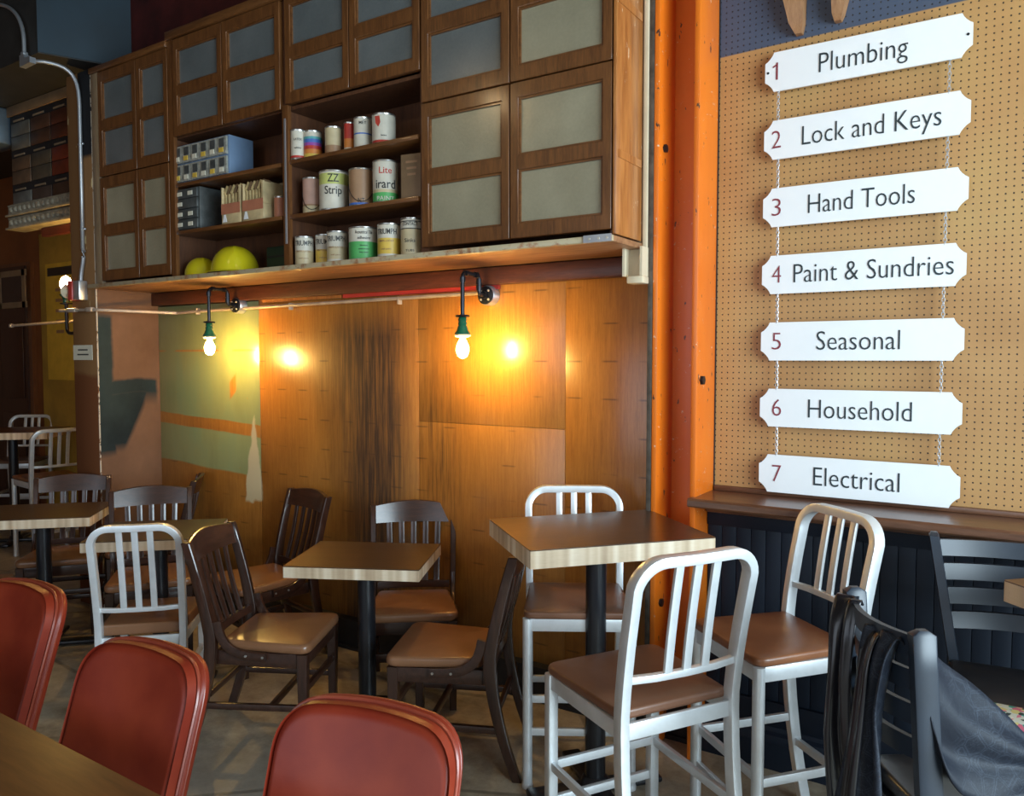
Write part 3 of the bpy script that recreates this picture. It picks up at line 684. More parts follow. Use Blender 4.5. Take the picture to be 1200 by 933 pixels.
# ---------------------------------------------------------------- pipe lamps
def pipe_lamp(loc, label):
    t = thing('pipe_sconce', label, 'lamp', loc, 0, 'pipe lamps on the plywood wall')   # origin at the wall rose
    B().lathe([(.048, -.001), (.048, -.042), (.044, -.048), (.044, -.048)], n=24, axis='y').make('junction_box', 'zinc', t)
    fl = B().lathe([(.043, -.049), (.043, -.056), (.040, -.058), (.018, -.058), (.018, -.075), (.004, -.075)], n=24, axis='y').make('flange', 'iron', t)
    for k in range(4):
        a_ = math.pi/4+k*math.pi/2; B().lathe([(.001, -.058), (.006, -.058), (.005, -.062), (.001, -.062)], (.030*math.cos(a_), 0, .030*math.sin(a_)), 8, 'y').make('screw', 'chip', fl)
    p = [(0, -.07, 0), (0, -.085, .0)]+bez((0, -.085, 0), (0, -.10, 0), (0, -.105, .005), (0, -.105, .025), 6)+[(0, -.105, .055)]+bez((0, -.105, .06), (0, -.105, .085), (0, -.115, .09), (0, -.135, .09), 6)+[(0, -.20, .09)]+bez((0, -.205, .09), (0, -.225, .09), (0, -.235, .085), (0, -.235, .06), 6)+[(0, -.235, -.11)]
    B().tube(p, .0095, 12, up=(1, 0, 0)).make('pipe', 'iron', t)
    e = B()
    for q in ((0, -.105, .03), (0, -.105, .058), (0, -.235, .058)): e.lathe([(.010, -.012), (.0135, -.012), (.0135, .012), (.010, .012)], q, 12)
    for q in ((0, -.13, .09), (0, -.205, .09)): e.lathe([(.010, -.010), (.0135, -.010), (.0135, .010), (.010, .010)], q, 12, 'y')
    e.make('elbow', 'iron', t)
    X, Y_ = 0, -.235
    B().lathe([(.008, -.100), (.032, -.104), (.034, -.108), (.032, -.112), (.008, -.113)], (X, Y_, 0), 24).make('collar_disc', 'iron', t)
    B().lathe([(.008, -.112), (.017, -.114), (.021, -.124), (.018, -.132), (.022, -.142), (.019, -.150), (.024, -.160), (.027, -.172), (.037, -.186), (.038, -.191), (.012, -.191)], (X, Y_, 0), 24).make('insulator', 'green_glaze', t)
    B().lathe([(.012, -.1905), (.037, -.1905), (.038, -.197), (.031, -.203), (.012, -.203)], (X, Y_, 0), 24).make('socket_ring', 'cream', t)
    B().lathe([(.004, -.199), (.012, -.201), (.013, -.215), (.022, -.232), (.029, -.252), (.029, -.268), (.022, -.288), (.010, -.299), (.001, -.301)], (X, Y_, 0), 20).make('bulb', 'bulb', t)
    return t
pipe_lamp((-4.005, 3.118, 1.925), 'green glazed pipe lamp hanging before the pale green paint')
pipe_lamp((-2.150, 3.118, 1.905), 'green glazed pipe lamp in the middle of the bare plywood')
t = thing('upright_pipe_sconce', 'pipe lamp with its bulb pointing up, far left of the pier', 'lamp', (-5.166, 2.80, 1.775))
B().lathe([(.03, 0), (.03, -.008), (.012, -.010)], n=20, axis='x').make('flange', 'iron', t)
B().tube([(0, 0, 0), (-.20, 0, 0)]+bez((-.21, 0, 0), (-.25, 0, 0), (-.265, .0, .012), (-.265, 0, .05), 6)+[(-.265, 0, .20)], .012, 12, up=(0, 1, 0)).make('pipe', 'iron', t)
X = -.265
B().lathe([(.01, .195), (.04, .197), (.04, .204), (.01, .206)], (X, 0, 0), 20).make('collar_disc', 'iron', t)
B().lathe([(.01, .206), (.022, .208), (.02, .225), (.028, .245), (.042, .262), (.012, .264)], (X, 0, 0), 20).make('insulator', 'green_glaze', t)
B().lathe([(.012, .262), (.015, .275), (.028, .295), (.037, .325), (.036, .345), (.026, .372), (.01, .386), (.001, .388)], (X, 0, 0), 20).make('bulb', 'bulb', t)

# ---------------------------------------------------------------- conduits and wall boxes
def conduit(name, pts, r, mat, label, couplings=(), cat='pipe'):
    o = tag(B().tube(pts, r, 10).make(name, mat), label, cat)
    for q in couplings: B().box(q, (r*3.4, r*3.0, r*3.0), bevel=r*.8).make('coupling', mat, o)
    return o
y = 2.683
conduit('conduit', [(-5.95, 2.47, 3.86), (-5.60, 2.47, 3.855)]+bez((-5.50, 2.47, 3.85), (-5.32, 2.47, 3.80), (-5.205, 2.47, 3.70), (-5.20, 2.47, 3.56), 10)+[(-5.20, 2.47, 3.45)], .0115, 'zinc', 'bare metal conduit arching in from the top left', ((-5.20, 2.47, 3.475),))
o = conduit('conduit', [(-5.19, 2.47, 3.425), (-5.10, 2.50, 3.425)]+bez((-5.08, 2.52, 3.425), (-5.0, 2.66, 3.425), (-4.985, y, 3.36), (-4.982, y, 3.18), 10)+[(-4.985, y, 2.60), (-4.990, y, 2.30)]+bez((-4.978, y, 2.28), (-4.985, y, 2.20), (-5.02, y, 2.16), (-5.02, y, 2.10), 6), .0115, 'zinc', 'bare metal conduit bending down the front of the pier')
B().prism([(-5.225, 3.47), (-5.225, 3.40), (-5.10, 3.405), (-5.10, 3.44), (-5.165, 3.445), (-5.175, 3.47)], 2.452, 2.488).make('elbow_box', 'zinc', o)
for z in (2.95, 2.42): B().box((-4.986, y+.004, z), (.055, .014, .012), bevel=.003).make('pipe_clip', 'zinc', o)
o = conduit('painted_conduit', [(-5.27, 2.675, 1.915), (-5.0, 2.675, 1.912), (-4.86, 2.675, 1.908), (-4.78, 2.72, 1.905), (-4.62, 3.085, 1.90), (-4.4, 3.095, 1.905), (-2.13, 3.095, 1.92)], .0095, 'zinc_paint', 'pale painted conduit running along under the shelf')
B().box((-4.905, 2.672, 1.911), (.075, .034, .030), bevel=.010).make('conduit_body', 'zinc_paint', o)
B().box((-5.12, 2.675, 1.914), (.10, .026, .026), bevel=.006).make('coupling', 'zinc_paint', o)
for x in (-4.42, -3.55, -2.72): B().box((x, 3.100, 1.905), (.012, .03, .04), bevel=.003).make('pipe_strap', 'zinc_paint', o)
conduit('far_conduit', [(-6.60, 2.98, 1.86), (-6.0, 2.98, 1.868), (-5.160, 2.98, 1.878)], .010, 'zinc_paint', 'second pale conduit left of the pier, below the upright lamp', ((-6.60, 2.98, 1.86),))
t = thing('alarm_box', 'red alarm horn on a grey box, at the foot of the pier conduit', 'alarm', (-5.02, 2.70, 2.035))
B().span(-.03, .045, -.055, -.001, -.06, .06, bevel=.004).make('back_box', 'zinc', t)
B().span(-.085, -.031, -.060, -.001, -.062, .062, bevel=.006).make('housing', 'redbox', t)
B().lathe([(.01, 0), (.018, -.01), (.045, -.045), (.047, -.050), (.04, -.048), (.012, -.02)], (-.085, -.03, 0), 20, 'x').make('horn', 'cream', t)
t = thing('paper_notice', 'small white notice with two printed lines on the pier', 'notice', (-5.045, 2.699, 1.595))
B().span(-.115, .110, -.003, -.0005, 0, .095).make('sheet', 'paper', t)
for z_, w_ in ((.060, .058), (.030, .066)): B().span(-w_, w_, -.0036, -.003, z_, z_+.009).make('print_line', 'grey_metal', t)
# poster behind the upright lamp
t = thing('poster', 'yellow poster with a dark heading on the far ochre wall', 'poster', (-7.78, 3.928, 1.40))
B().span(-.20, .40, -.006, -.001, 0, 1.12).make('sheet', plain('poster_yellow', (.62, .42, .05), .6), t)
B().span(-.16, .36, -.008, -.006, 1.0, 1.08).make('heading_band', 'lab_black', t)
for i in range(5): B().span(-.02, .12, -.008, -.006, .45+i*.1, .48+i*.1).make('print_block', 'lab_brown', t)

# ---------------------------------------------------------------- tile sample rack, far left
t = thing('tile_sample_rack', 'wall rack of brown and grey tile samples, top left', 'display', (0, 0, 0))
X0, X1 = -6.36, -5.20; Yr = 2.91
B().span(X0, X1, Yr, 3.0, 2.64, 3.472).make('board', 'black_wall', t)
B().span(X0-.03, X1, Yr-.015, Yr, 3.40, 3.472, bevel=.004).make('top_rail', 'kraft', t)
cols = [[(.20, .19, .16), (.13, .06, .035), (.13, .035, .018)], [(.22, .13, .075), (.16, .13, .09), (.24, .040, .018)], [(.24, .23, .20), (.13, .085, .065), (.10, .05, .03)]]
for j in range(3):
    for i in range(4):
        for h_ in range(2):
            x0 = X0+.022+i*.286; z0 = 3.245-j*.252-h_*.098
            n = B().span(x0, x0+.268, Yr-.010, Yr, z0, z0+.094, bevel=.003); cc = cols[j][i % 3]; f = .85+.3*random.random()
            n.make('tile', plain('sample_%d%d%d' % (j, i, h_), tuple(q*f*.55 for q in cc), .5, var=.35, nscale=9), t)
        B().span(X0+.05+i*.286, X0+.20+i*.286, Yr-.006, Yr, 3.353-j*.252, 3.366-j*.252).make('label_strip', 'plaster', t)
MT['ornament'] = plain('carved_plaster', (.30, .26, .19), .5, var=.35, nscale=20, bump=.8)
for z in (2.700, 2.605):
    mo = B().prism([(3.0, z-.040), (Yr-.045, z-.040), (Yr-.045, z-.028), (Yr-.022, z-.020), (Yr-.022, z+.040), (Yr-.03, z+.046), (3.0, z+.046)], X0-.03, X1, 'yz').make('moulding', 'ornament', t)
    for i in range(17): B().lathe([(.002, .0), (.022, 0), (.018, -.010), (.007, -.016), (.001, -.016)], (X0+.02+i*.066, Yr-.0225, z+.012), 7, 'y').make('rosette', 'ornament', mo)
B().span(X0+.3, X1, 2.96, 3.0, 2.50, 2.56).make('lower_rail', 'maroon', t)
tag(B().span(-6.85, -6.39, 2.80, 3.0, 3.20, 3.474, bevel=.03).make('metal_box', 'dull_zinc'), 'grey blue metal box at the left edge, beside the tile rack', 'box')

# ---------------------------------------------------------------- signs
SG = [('Plumbing', -.512, .298, -.814), ('Lock and Keys', -.485, .464, -.812), ('Hand Tools', -.510, .361, -.808), ('Paint & Sundries', -.471, .536, -.803), ('Seasonal', -.508, .285, -.799), ('Household', -.499, .355, -.794), ('Electrical', -.504, .297, -.790)]
words = ['first', 'second', 'third', 'fourth', 'fifth', 'sixth', 'seventh']
for i, (s, cx_, wd, nx) in enumerate(SG):
    zc = 2.702-i*.2583; x0, x1 = -.859, -.166; hh = .074; c = .033
    t = thing('aisle_sign', 'white notched sign board reading %d %s' % (i+1, s), 'sign', (0, 3.115, zc), 0, 'hanging aisle signs')
    def notch(px, pz, sx, sz):             # concave corner
        return [(px-sx*c*math.cos(q)*1.0, pz-sz*c*1.15*math.sin(q)) for q in (0, math.pi/8, math.pi/4, 3*math.pi/8, math.pi/2)]
    poly = notch(x1, hh, 1, 1)[::-1]; 
    poly = [(x1-c*k, hh-c*1.15*q) for k, q in ((1, 0), (.84, .30), (.60, .58), (.32, .82), (0, 1))]
    poly = poly+[(p, -q) for p, q in poly[::-1]]; mid = (x0+x1)/2
    poly = poly+[(2*mid-p, q) for p, q in poly[::-1]]
    B().prism(poly, -.004, .004).make('board', 'white', t)
    text_obj('lettering', s, .104, (cx_, -.0052, -.034), 'ink', t, wd, -.010)
    nm = text_obj('numeral', str(i+1), .098, (nx, -.0052, -.032), 'red_ink', t, .034 if i else None, -.014)
    if i == 0: B().prism([(nx+.003, .031), (nx-.016, .021), (nx-.016, .015), (nx+.003, .025)], -.0055, -.0046).make('numeral_flag', 'red_ink', t)
    if i == 0:
        for x in (-.848, -.180): B().lathe([(.0005, 0), (.005, 0), (.004, -.003), (.0005, -.003)], (x, -.004, 0), 8, 'y').make('screw', 'iron', t)
    if i:
        for sd, x in (('left', -.812+.003*i), ('right', -.233)):
            ch = thing('sign_chain', 'thin %s chain linking %s to %s' % (sd, SG[i-1][0], s), 'chain', (x, 3.115, zc), 0, 'chains between the signs')
            k = 0; z = hh-.004
            while z < .2583-hh+.004:
                ax = (.0045, .0015) if k % 2 else (.0015, .0045)
                pts = [(ax[0]*math.cos(q), ax[1]*math.cos(q), z+.006+.0085*math.sin(q)) for q in [2*math.pi*m_/8 for m_ in range(8)]]
                if k == 0: L0 = B().tube(pts, .0013, 5, up=(1, 1, 0), loop=True).make('chain_link', 'zinc', ch); Lm = [L0.data, None]
                elif k == 1: Lm[1] = B().tube([(p[0], p[1], p[2]-z+hh-.004) for p in pts], .0013, 5, up=(1, 1, 0), loop=True).make('chain_link', 'zinc', ch).data; C.objects[-1].location.z = z-hh+.004
                else:
                    o = bpy.data.objects.new('chain_link', Lm[k % 2]); C.objects.link(o); o.parent = ch; o.location.z = z-hh+.004
                z += .0125; k += 1
# timber brackets at the top of the pegboard
MT['pine'] = wood('bracket_pine', (.20, .09, .035), (.42, .22, .10), .5, .1, 'z', 6)
for lab, rs in (('left pointed timber bracket hanging at the top of the pegboard', ((2.832, -.752, -.728), (2.87, -.772, -.720), (3.0, -.800, -.716), (3.4, -.806, -.712))),
                ('right pointed timber bracket hanging at the top of the pegboard', ((2.848, -.612, -.590), (2.87, -.618, -.580), (3.0, -.622, -.548), (3.4, -.624, -.535)))):
    b = B(); b.rings([[(a_, 3.149, z), (a_, 3.149-dp, z), (c_, 3.149-dp, z), (c_, 3.149, z)] for (z, a_, c_), dp in zip(rs, (.03, .05, .07, .08))], smooth=False)
    tag(b.make('timber_bracket', 'pine'), lab, 'bracket', 'timber brackets')
# ================================================================ furniture
def leg_base(t, h):                                            # black pedestal
    B().lathe([(.038, .012), (.038, h)], n=20).make('post', 'black_metal', t)
    b = B()
    for a_ in (0, R(90)):
        b.box((0, 0, .018), (.52, .075, .022), Matrix.Rotation(a_, 3, 'Z'), bevel=.008)
    b.lathe([(.055, .028), (.05, .05), (.04, .06)], n=20); b.make('cross_base', 'black_metal', t)
    B().box((0, 0, h-.006), (.26, .26, .010)).make('mounting_plate', 'black_metal', t)
def table(name, x, y, rz, L, D, H, th, label, top='table_dark', group=None, post=(0, 0)):
    t = thing(name, label, 'table', (x, y, 0), rz, group)
    poly = rpoly([(-L/2, -D/2), (L/2, -D/2), (L/2, D/2), (-L/2, D/2)], .006, 2)
    B().prism(poly, H-.0035, H, 'xy').make('top_surface', top, t)
    B().prism(poly, H-th, H-.0036, 'xy').make('edge_band', 'edge', t)
    leg_base(t, H-th)
    return t
table('bar_table', -1.284, 2.535, R(49.5), .675, .52, .985, .062, 'tall square bar table with a bright wooden edge, between the bar stools')
table('cafe_table', -2.340, 2.44, R(27), .565, .445, .76, .048, 'low dark topped cafe table in the middle, before the stained plywood')
table('cafe_table', -4.52, 2.17, R(45), .62, .475, .76, .050, 'low dark topped cafe table at the left edge, left of the aluminium chair')
table('cafe_table', -3.54, 2.24, R(42), .56, .47, .76, .048, 'low dark topped cafe table behind the aluminium chair')
table('bar_table', -7.35, 3.30, R(45), .75, .60, .985, .06, 'tall table in the far room, behind the left pier', 'table_brown')
table('bar_table', .40, 2.55, R(45), .60, .60, .985, .06, 'tall brown table cut off by the right edge of the photo', 'table_brown')
# long foreground table
t = thing('dining_table', 'long brown table in the bottom left corner, before the red chairs', 'table', (-2.10, .46, 0))
B().prism(rpoly([(-1.6, -.40), (1.15, -.40), (1.15, .396), (-1.6, .396)], .02, 3), .72, .76, 'xy').make('top_surface', 'table_brown', t)
for x in (-1.45, .75):
    for y in (-.33, .32): B().span(x-.03, x+.03, y-.03, y+.03, 0, .72, bevel=.004).make('leg', 'black_metal', t)

# ---------------------------------------------------------------- aluminium stools and chairs
def alu_seat(name, label, cat, loc, rz, H, T, vinyl, kind, group, round_front=True, thick=.028, k=1.0):
    t = thing(name, label, cat, loc, rz, group)
    wf, wr, d = (.42, .395, .40) if H > .55 else (.39, .365, .39); lean = .080*k; wf *= k; wr *= k; d *= k
    zr = H-.045
    # seat
    fn = lambda v: (v[0], v[1], v[2]-.010*math.exp(-((v[0]/.14)**2+((v[1]-.03)/.14)**2)))
    poly = rpoly([(-wf/2, d/2), (-wr/2+.012, -d/2+.01), (wr/2-.012, -d/2+.01), (wf/2, d/2)], [.045, .015, .015, .045], 5)
    B().pad(poly, H-thick, H, r=.010, dome=.006, fn=fn).make('seat', vinyl, t)
    # front legs
    for sx in (-1, 1):
        x = sx*(wf/2-.018); y = d/2-.018
        if kind == 'round': B().tube([(x, y, 0), (x, y, H-thick-.001)], .0185, 14).lathe([(.010, 0), (.021, .001), (.021, .012), (.0185, .02)], (x, y, 0), 14).make('leg', 'alu', t)
        else: B().box((x, y, (H-thick)/2), (.034, .034, H-thick-.001), bevel=.006).make('leg', 'alu', t)
    # back frame: leg, upright, arch, upright, leg in one loop
    ft = .085 if H > .55 else .06
    def yb(z):                                                # profile of the back legs seen from the side
        if z < H-.02: u = (H-.02-z)/(H-.02); return -d/2-.004-ft*u**1.9
        u = (z-(H-.02))/(T-H+.02); return -d/2-.004-lean*u**1.35
    sec = [(-.019, -.0125), (.019, -.0125), (.019, .0125), (-.019, .0125)]
    sec = rpoly(sec, .003, 2)
    wu = wr/2-.010; wt = wr/2-.004; rc = .080
    def xw(z): return wu if z < H else wu+(wt-wu)*(z-H)/(T-H)
    zs = [0, .1, .2, .3, .4, .5, .6]; zs = [z for z in zs if z < H-.1]+[H-.05, H, H+.06, H+.13, H+.2]; zs = [z for z in zs if z < T-rc-.01]+[T-rc]
    right = [(xw(z), yb(z), z) for z in zs]
    for k in range(1, 8):
        q = math.pi/2*k/8; z = T-rc+rc*math.sin(q); right.append((wt-rc+rc*math.cos(q), yb(z), z))
    top = [(wt-rc, yb(T), T), (0, yb(T)-.006, T), (-(wt-rc), yb(T), T)]
    path = right+top+[(-p[0], p[1], p[2]) for p in right[::-1]]
    # keep the section's wide side along y, its thin side in the plane of the loop
    b = B(); rs = []
    N = len(path)
    for i, p in enumerate(path):
        a_ = Vector(path[max(i-1, 0)]); c_ = Vector(path[min(i+1, N-1)]); tg = (c_-a_).normalized()
        u = Vector((0, 1, 0)); u = (u-tg*u.dot(tg)).normalized(); sd = tg.cross(u)
        rs.append([Vector(p)+u*q[0]+sd*q[1]*1.15 for q in sec])
    b.rings(rs); b.make('back_frame', 'alu', t)
    # cross rail and slats
    zc = H+.095 if H > .55 else H+.075
    cr = [(-xw(zc)+.008, yb(zc), zc), (-.1, yb(zc)-.014, zc), (0, yb(zc)-.018, zc), (.1, yb(zc)-.014, zc), (xw(zc)-.008, yb(zc), zc)]
    B().tube(cr, .01, section=rpoly([(-.010, -.010), (.010, -.010), (.010, .010), (-.010, .010)], .003, 2)).make('cross_rail', 'alu', t)
    for x in (-.062, 0, .062):
        pts = []
        for k in range(7):
            z = zc+.008+(T-.014-zc-.008)*k/6; pts.append((x*(1+.0*k), yb(z)-.014*(1-k/6)-.004, z))
        B().tube(pts, .01, section=rpoly([(-.013, -.006), (.013, -.006), (.013, .006), (-.013, .006)], .003, 2), up=(0, 1, 0)).make('slat', 'alu', t)
    # aprons
    for (p, q) in (((-wf/2+.03, d/2-.014), (wf/2-.03, d/2-.014)), ((-wr/2+.02, -d/2-.004), (wr/2-.02, -d/2-.004))):
        B().span(p[0], q[0], p[1]-.007, p[1]+.007, H-thick-.048, H-thick-.001, bevel=.003).make('apron', 'alu', t)
    for sx in (-1, 1):
        a_ = Vector((sx*(wf/2-.014), d/2-.03, 0)); c_ = Vector((sx*(wr/2-.012), -d/2+.01, 0)); m_ = (a_+c_)/2; L = (a_-c_).length
        B().box((m_.x, m_.y, H-thick-.0245), (.014, L, .047), Matrix.Rotation(math.atan2(-(a_.x-c_.x), a_.y-c_.y), 3, 'Z'), bevel=.003).make('apron', 'alu', t)
    # foot rails
    def rail(p, q, z, z2=None):
        p = (*p, z); q = (*q, z2 or z); B().tube([p, q], .01, section=rpoly([(-.008, -.014), (.008, -.014), (.008, .014), (-.008, .014)], .003, 2)).make('foot_rail', 'alu', t)
    fx, fy = wf/2-.018, d/2-.018
    if H > .55:
        rail((-fx+.015, fy), (fx-.015, fy), .215)
        for sx in (-1, 1): rail((sx*fx, fy-.012), (sx*(xw(.33)), yb(.33)+.014), .33)
        rail((-xw(.24)+.01, yb(.24)), (xw(.24)-.01, yb(.24)), .24)
        rail((-fx+.015, fy-.01), (fx-.015, fy-.01), .335)
    else:
        for sx in (-1, 1): rail((sx*fx, fy-.012), (sx*(xw(.2)), yb(.2)+.012), .2)
    return t
sg = 'aluminium bar stools at the tall tables'
alu_seat('bar_stool', 'aluminium bar stool against the plywood, behind the tall table', 'stool', (-1.435, 2.668, 0), R(-148.6), .672, 1.048, 'brown_vinyl', 'round', sg)
alu_seat('bar_stool', 'aluminium bar stool in front of the tall table, its back to us', 'stool', (-.945, 2.135, 0), R(58.5), .652, 1.075, 'brown_vinyl', 'square', sg)
alu_seat('bar_stool', 'aluminium bar stool between the orange column and the black chair', 'stool', (-.656, 2.552, 0), R(140), .715, 1.088, 'orange_vinyl', 'round', sg, k=.93)
alu_seat('dining_chair', 'low aluminium chair with three slats, standing before the wooden tables', 'chair', (-3.335, 2.075, 0), R(44), .44, .884, 'tan', 'square', 'low aluminium chairs', thick=.05)
alu_seat('bar_stool', 'aluminium stool in the far room, right one beside the pier', 'stool', (-6.60, 3.22, 0), R(82), .662, 1.042, 'orange_vinyl', 'round', 'stools of the far room')
alu_seat('bar_stool', 'aluminium stool at the far left edge, behind the far table', 'stool', (-7.95, 3.62, 0), R(-140), .662, 1.042, 'brown_vinyl', 'round', 'stools of the far room')

# ---------------------------------------------------------------- dark wooden chairs
def wood_chair(label, loc, rz, vinyl='tan', T=.872):
    t = thing('wooden_chair', label, 'chair', (*loc, 0), rz, 'dark slat-back wooden chairs')
    H = .465; wf, wr, wt, d = .43, .37, .44, .40
    fn = lambda v: v
    poly = rpoly([(-wf/2, d/2), (-wr/2+.012, -d/2+.02), (wr/2-.012, -d/2+.02), (wf/2, d/2)], [.05, .03, .03, .05], 6)
    B().pad(poly, H-.048, H-.006, r=.018, dome=.012, fn=fn, seg=5).make('seat', vinyl, t)
    # seat frame (rails)
    b = B(); b.span(-wf/2+.02, wf/2-.02, d/2-.045, d/2-.022, H-.108, H-.05, bevel=.003); b.make('front_rail', 'chair_wood_h', t)
    B().span(-wr/2+.01, wr/2-.01, -d/2+.0, -d/2+.022, H-.108, H-.05, bevel=.003).make('back_rail', 'chair_wood_h', t)
    for sx in (-1, 1):
        p0 = Vector((sx*(wf/2-.028), d/2-.05, H-.079)); p1 = Vector((sx*(wr/2-.018), -d/2+.02, H-.079))
        B().tube([p0, p1], .01, section=rpoly([(-.011, -.029), (.011, -.029), (.011, .029), (-.011, .029)], .003, 2)).make('side_rail', 'chair_wood_h', t)
        # curved corner brace with two bolts
        pts = bez((sx*(wf/2-.012), .02, H-.062), (sx*(wr/2+.004), -.10, H-.062), (sx*(wr/2+.010), -.165, H-.055), (sx*(wr/2+.012), -.185, H+.075), 9)
        br = B().tube(pts, .01, section=rpoly([(-.008, -.018), (.008, -.018), (.008, .018), (-.008, .018)], .003, 2), up=(sx, 0, 0) if False else (0, 0, 1)).make('corner_brace', 'chair_wood_h', t)
        for q in (0, 2): B().lathe([(.0005, 0), (.006, 0), (.005, sx*.003), (.0005, sx*.003)], (pts[q][0]+sx*.009-(0 if q else .004)*sx, pts[q][1]-.012, pts[q][2]), 8, 'x').make('bolt', 'tin', br)
        # front leg: tapered square
        x, y = sx*(wf/2-.03), d/2-.032
        rs = []
        for z, s in ((0, .015), (.2, .018), (H-.049, .021)): rs.append([(x+a_*s, y+c_*s, z) for a_, c_ in ((-1, -.85), (-.85, -1), (.85, -1), (1, -.85), (1, .85), (.85, 1), (-.85, 1), (-1, .85))])
        B().rings(rs, smooth=False).make('leg', 'chair_wood', t)
        # back post: curved leg and upright in one piece
        sd = []
        for k in range(17):
            z = T*k/16*.985
            if z < H: u = (H-z)/H; y = -d/2-.012-.105*u**1.7
            else: u = (z-H)/(T-H); y = -d/2-.012-.095*u**1.25
            xx = sx*((wr/2+.004)+(wt/2-.016-wr/2-.004)*max(0, (z-.1)/T)); dp = .024-.006*abs(z/T-.5)*2; 
            sd.append([(xx+a_*.0135, y+c_*dp, z) for a_, c_ in ((-1, -.8), (-.8, -1), (.8, -1), (1, -.8), (1, .8), (.8, 1), (-.8, 1), (-1, .8))])
        sd.append([((p[0]-xx)*.8+xx, (p[1]-y)*.8+y, T*.985+.004) for p in sd[-1]])
        B().rings(sd, smooth=False).make('back_post', 'chair_wood', t)
    yb = lambda z: -d/2-.012-.095*max(0, (z-H)/(T-H))**1.25
    # crest rail with an arched top, bowed backwards
    n = 12; rs = []
    for i in range(n+1):
        u = -1+2*i/n; x = u*(wt/2-.028); bow = -.030*(1-u*u); z1 = T-.012+.020*(1-abs(u)**1.6); z0 = T-.098
        rs.append([(x, yb(z0)+bow-.008, z0), (x, yb(z0)+bow+.010, z0), (x, yb(z1)+bow+.012, z1-.003), (x, yb(z1)+bow+.002, z1), (x, yb(z1)+bow-.008, z1-.003)])
    B().rings(rs, smooth=False).make('crest_rail', 'chair_wood_h', t, 50)
    # lower back rail
    zl = H+.012
    rs = []
    for i in range(n+1):
        u = -1+2*i/n; x = u*(wr/2-.008); bow = -.018*(1-u*u); rs.append([(x, -d/2-.012+bow-.009, zl-.02), (x, -d/2-.012+bow+.009, zl-.02), (x, -d/2-.012+bow+.009, zl+.014), (x, -d/2-.012+bow-.009, zl+.014)])
    B().rings(rs, smooth=False).make('lower_rail', 'chair_wood_h', t, 50)
    for i in range(5):
        u = -.64+.32*i; pts = []
        for k in range(8):
            q = k/7; z = zl+.012+(T-.096-zl-.012)*q; x = u*((wr/2-.008)*(1-q)+(wt/2-.028)*q); bow = -.018*(1-u*u)*(1-q)-.030*(1-u*u)*q
            pts.append((x, yb(z)+bow-.010*math.sin(q*math.pi), z))
        B().tube(pts, .01, section=rpoly([(-.014, -.006), (.014, -.006), (.014, .006), (-.014, .006)], .003, 2), up=(0, 1, 0)).make('slat', 'chair_wood', t)
    # stretchers
    def stretch(p, q, nm='stretcher'): B().tube([p, q], .01, section=rpoly([(-.010, -.013), (.010, -.013), (.010, .013), (-.010, .013)], .004, 2)).make(nm, 'chair_wood_h', t)
    for sx in (-1, 1): stretch((sx*(wf/2-.03), d/2-.045, .19), (sx*(wr/2+.002), -d/2-.035, .19))
    stretch((-wf/2+.035, .03, .19), (wf/2-.035, .03, .19)); stretch((-wr/2+.005, -d/2-.03, .235), (wr/2-.005, -d/2-.03, .235))
    stretch((-wf/2+.035, d/2-.032, .26), (wf/2-.035, d/2-.032, .26))
    return t
w0 = wood_chair('dark wooden chair left of the middle table, turned right, showing its slats', (-2.623, 2.208), R(-62))
def wc(label, x, y, a_): return copy_tree(w0, (x, y, 0), R(a_), label)
wc('dark wooden chair right of the middle table, turned left, its back under the tall table', -1.925, 2.470, 114)
wc('dark wooden chair behind the middle table, facing us', -2.384, 2.795, -141)
wc('dark wooden chair standing against the plywood, turned left, behind the slatted one', -3.360, 2.690, 167)
wc('dark wooden chair behind the table of the aluminium chair, facing us', -3.875, 2.400, -124)
wc('dark wooden chair behind the leftmost low table, facing us', -4.735, 2.385, -129)
wc('dark wooden chair half hidden between the two left tables, near the pier', -4.53, 2.78, 140)
wc('dark wooden chair at the left edge, only its seat and leg in view', -4.49, 1.72, -50)

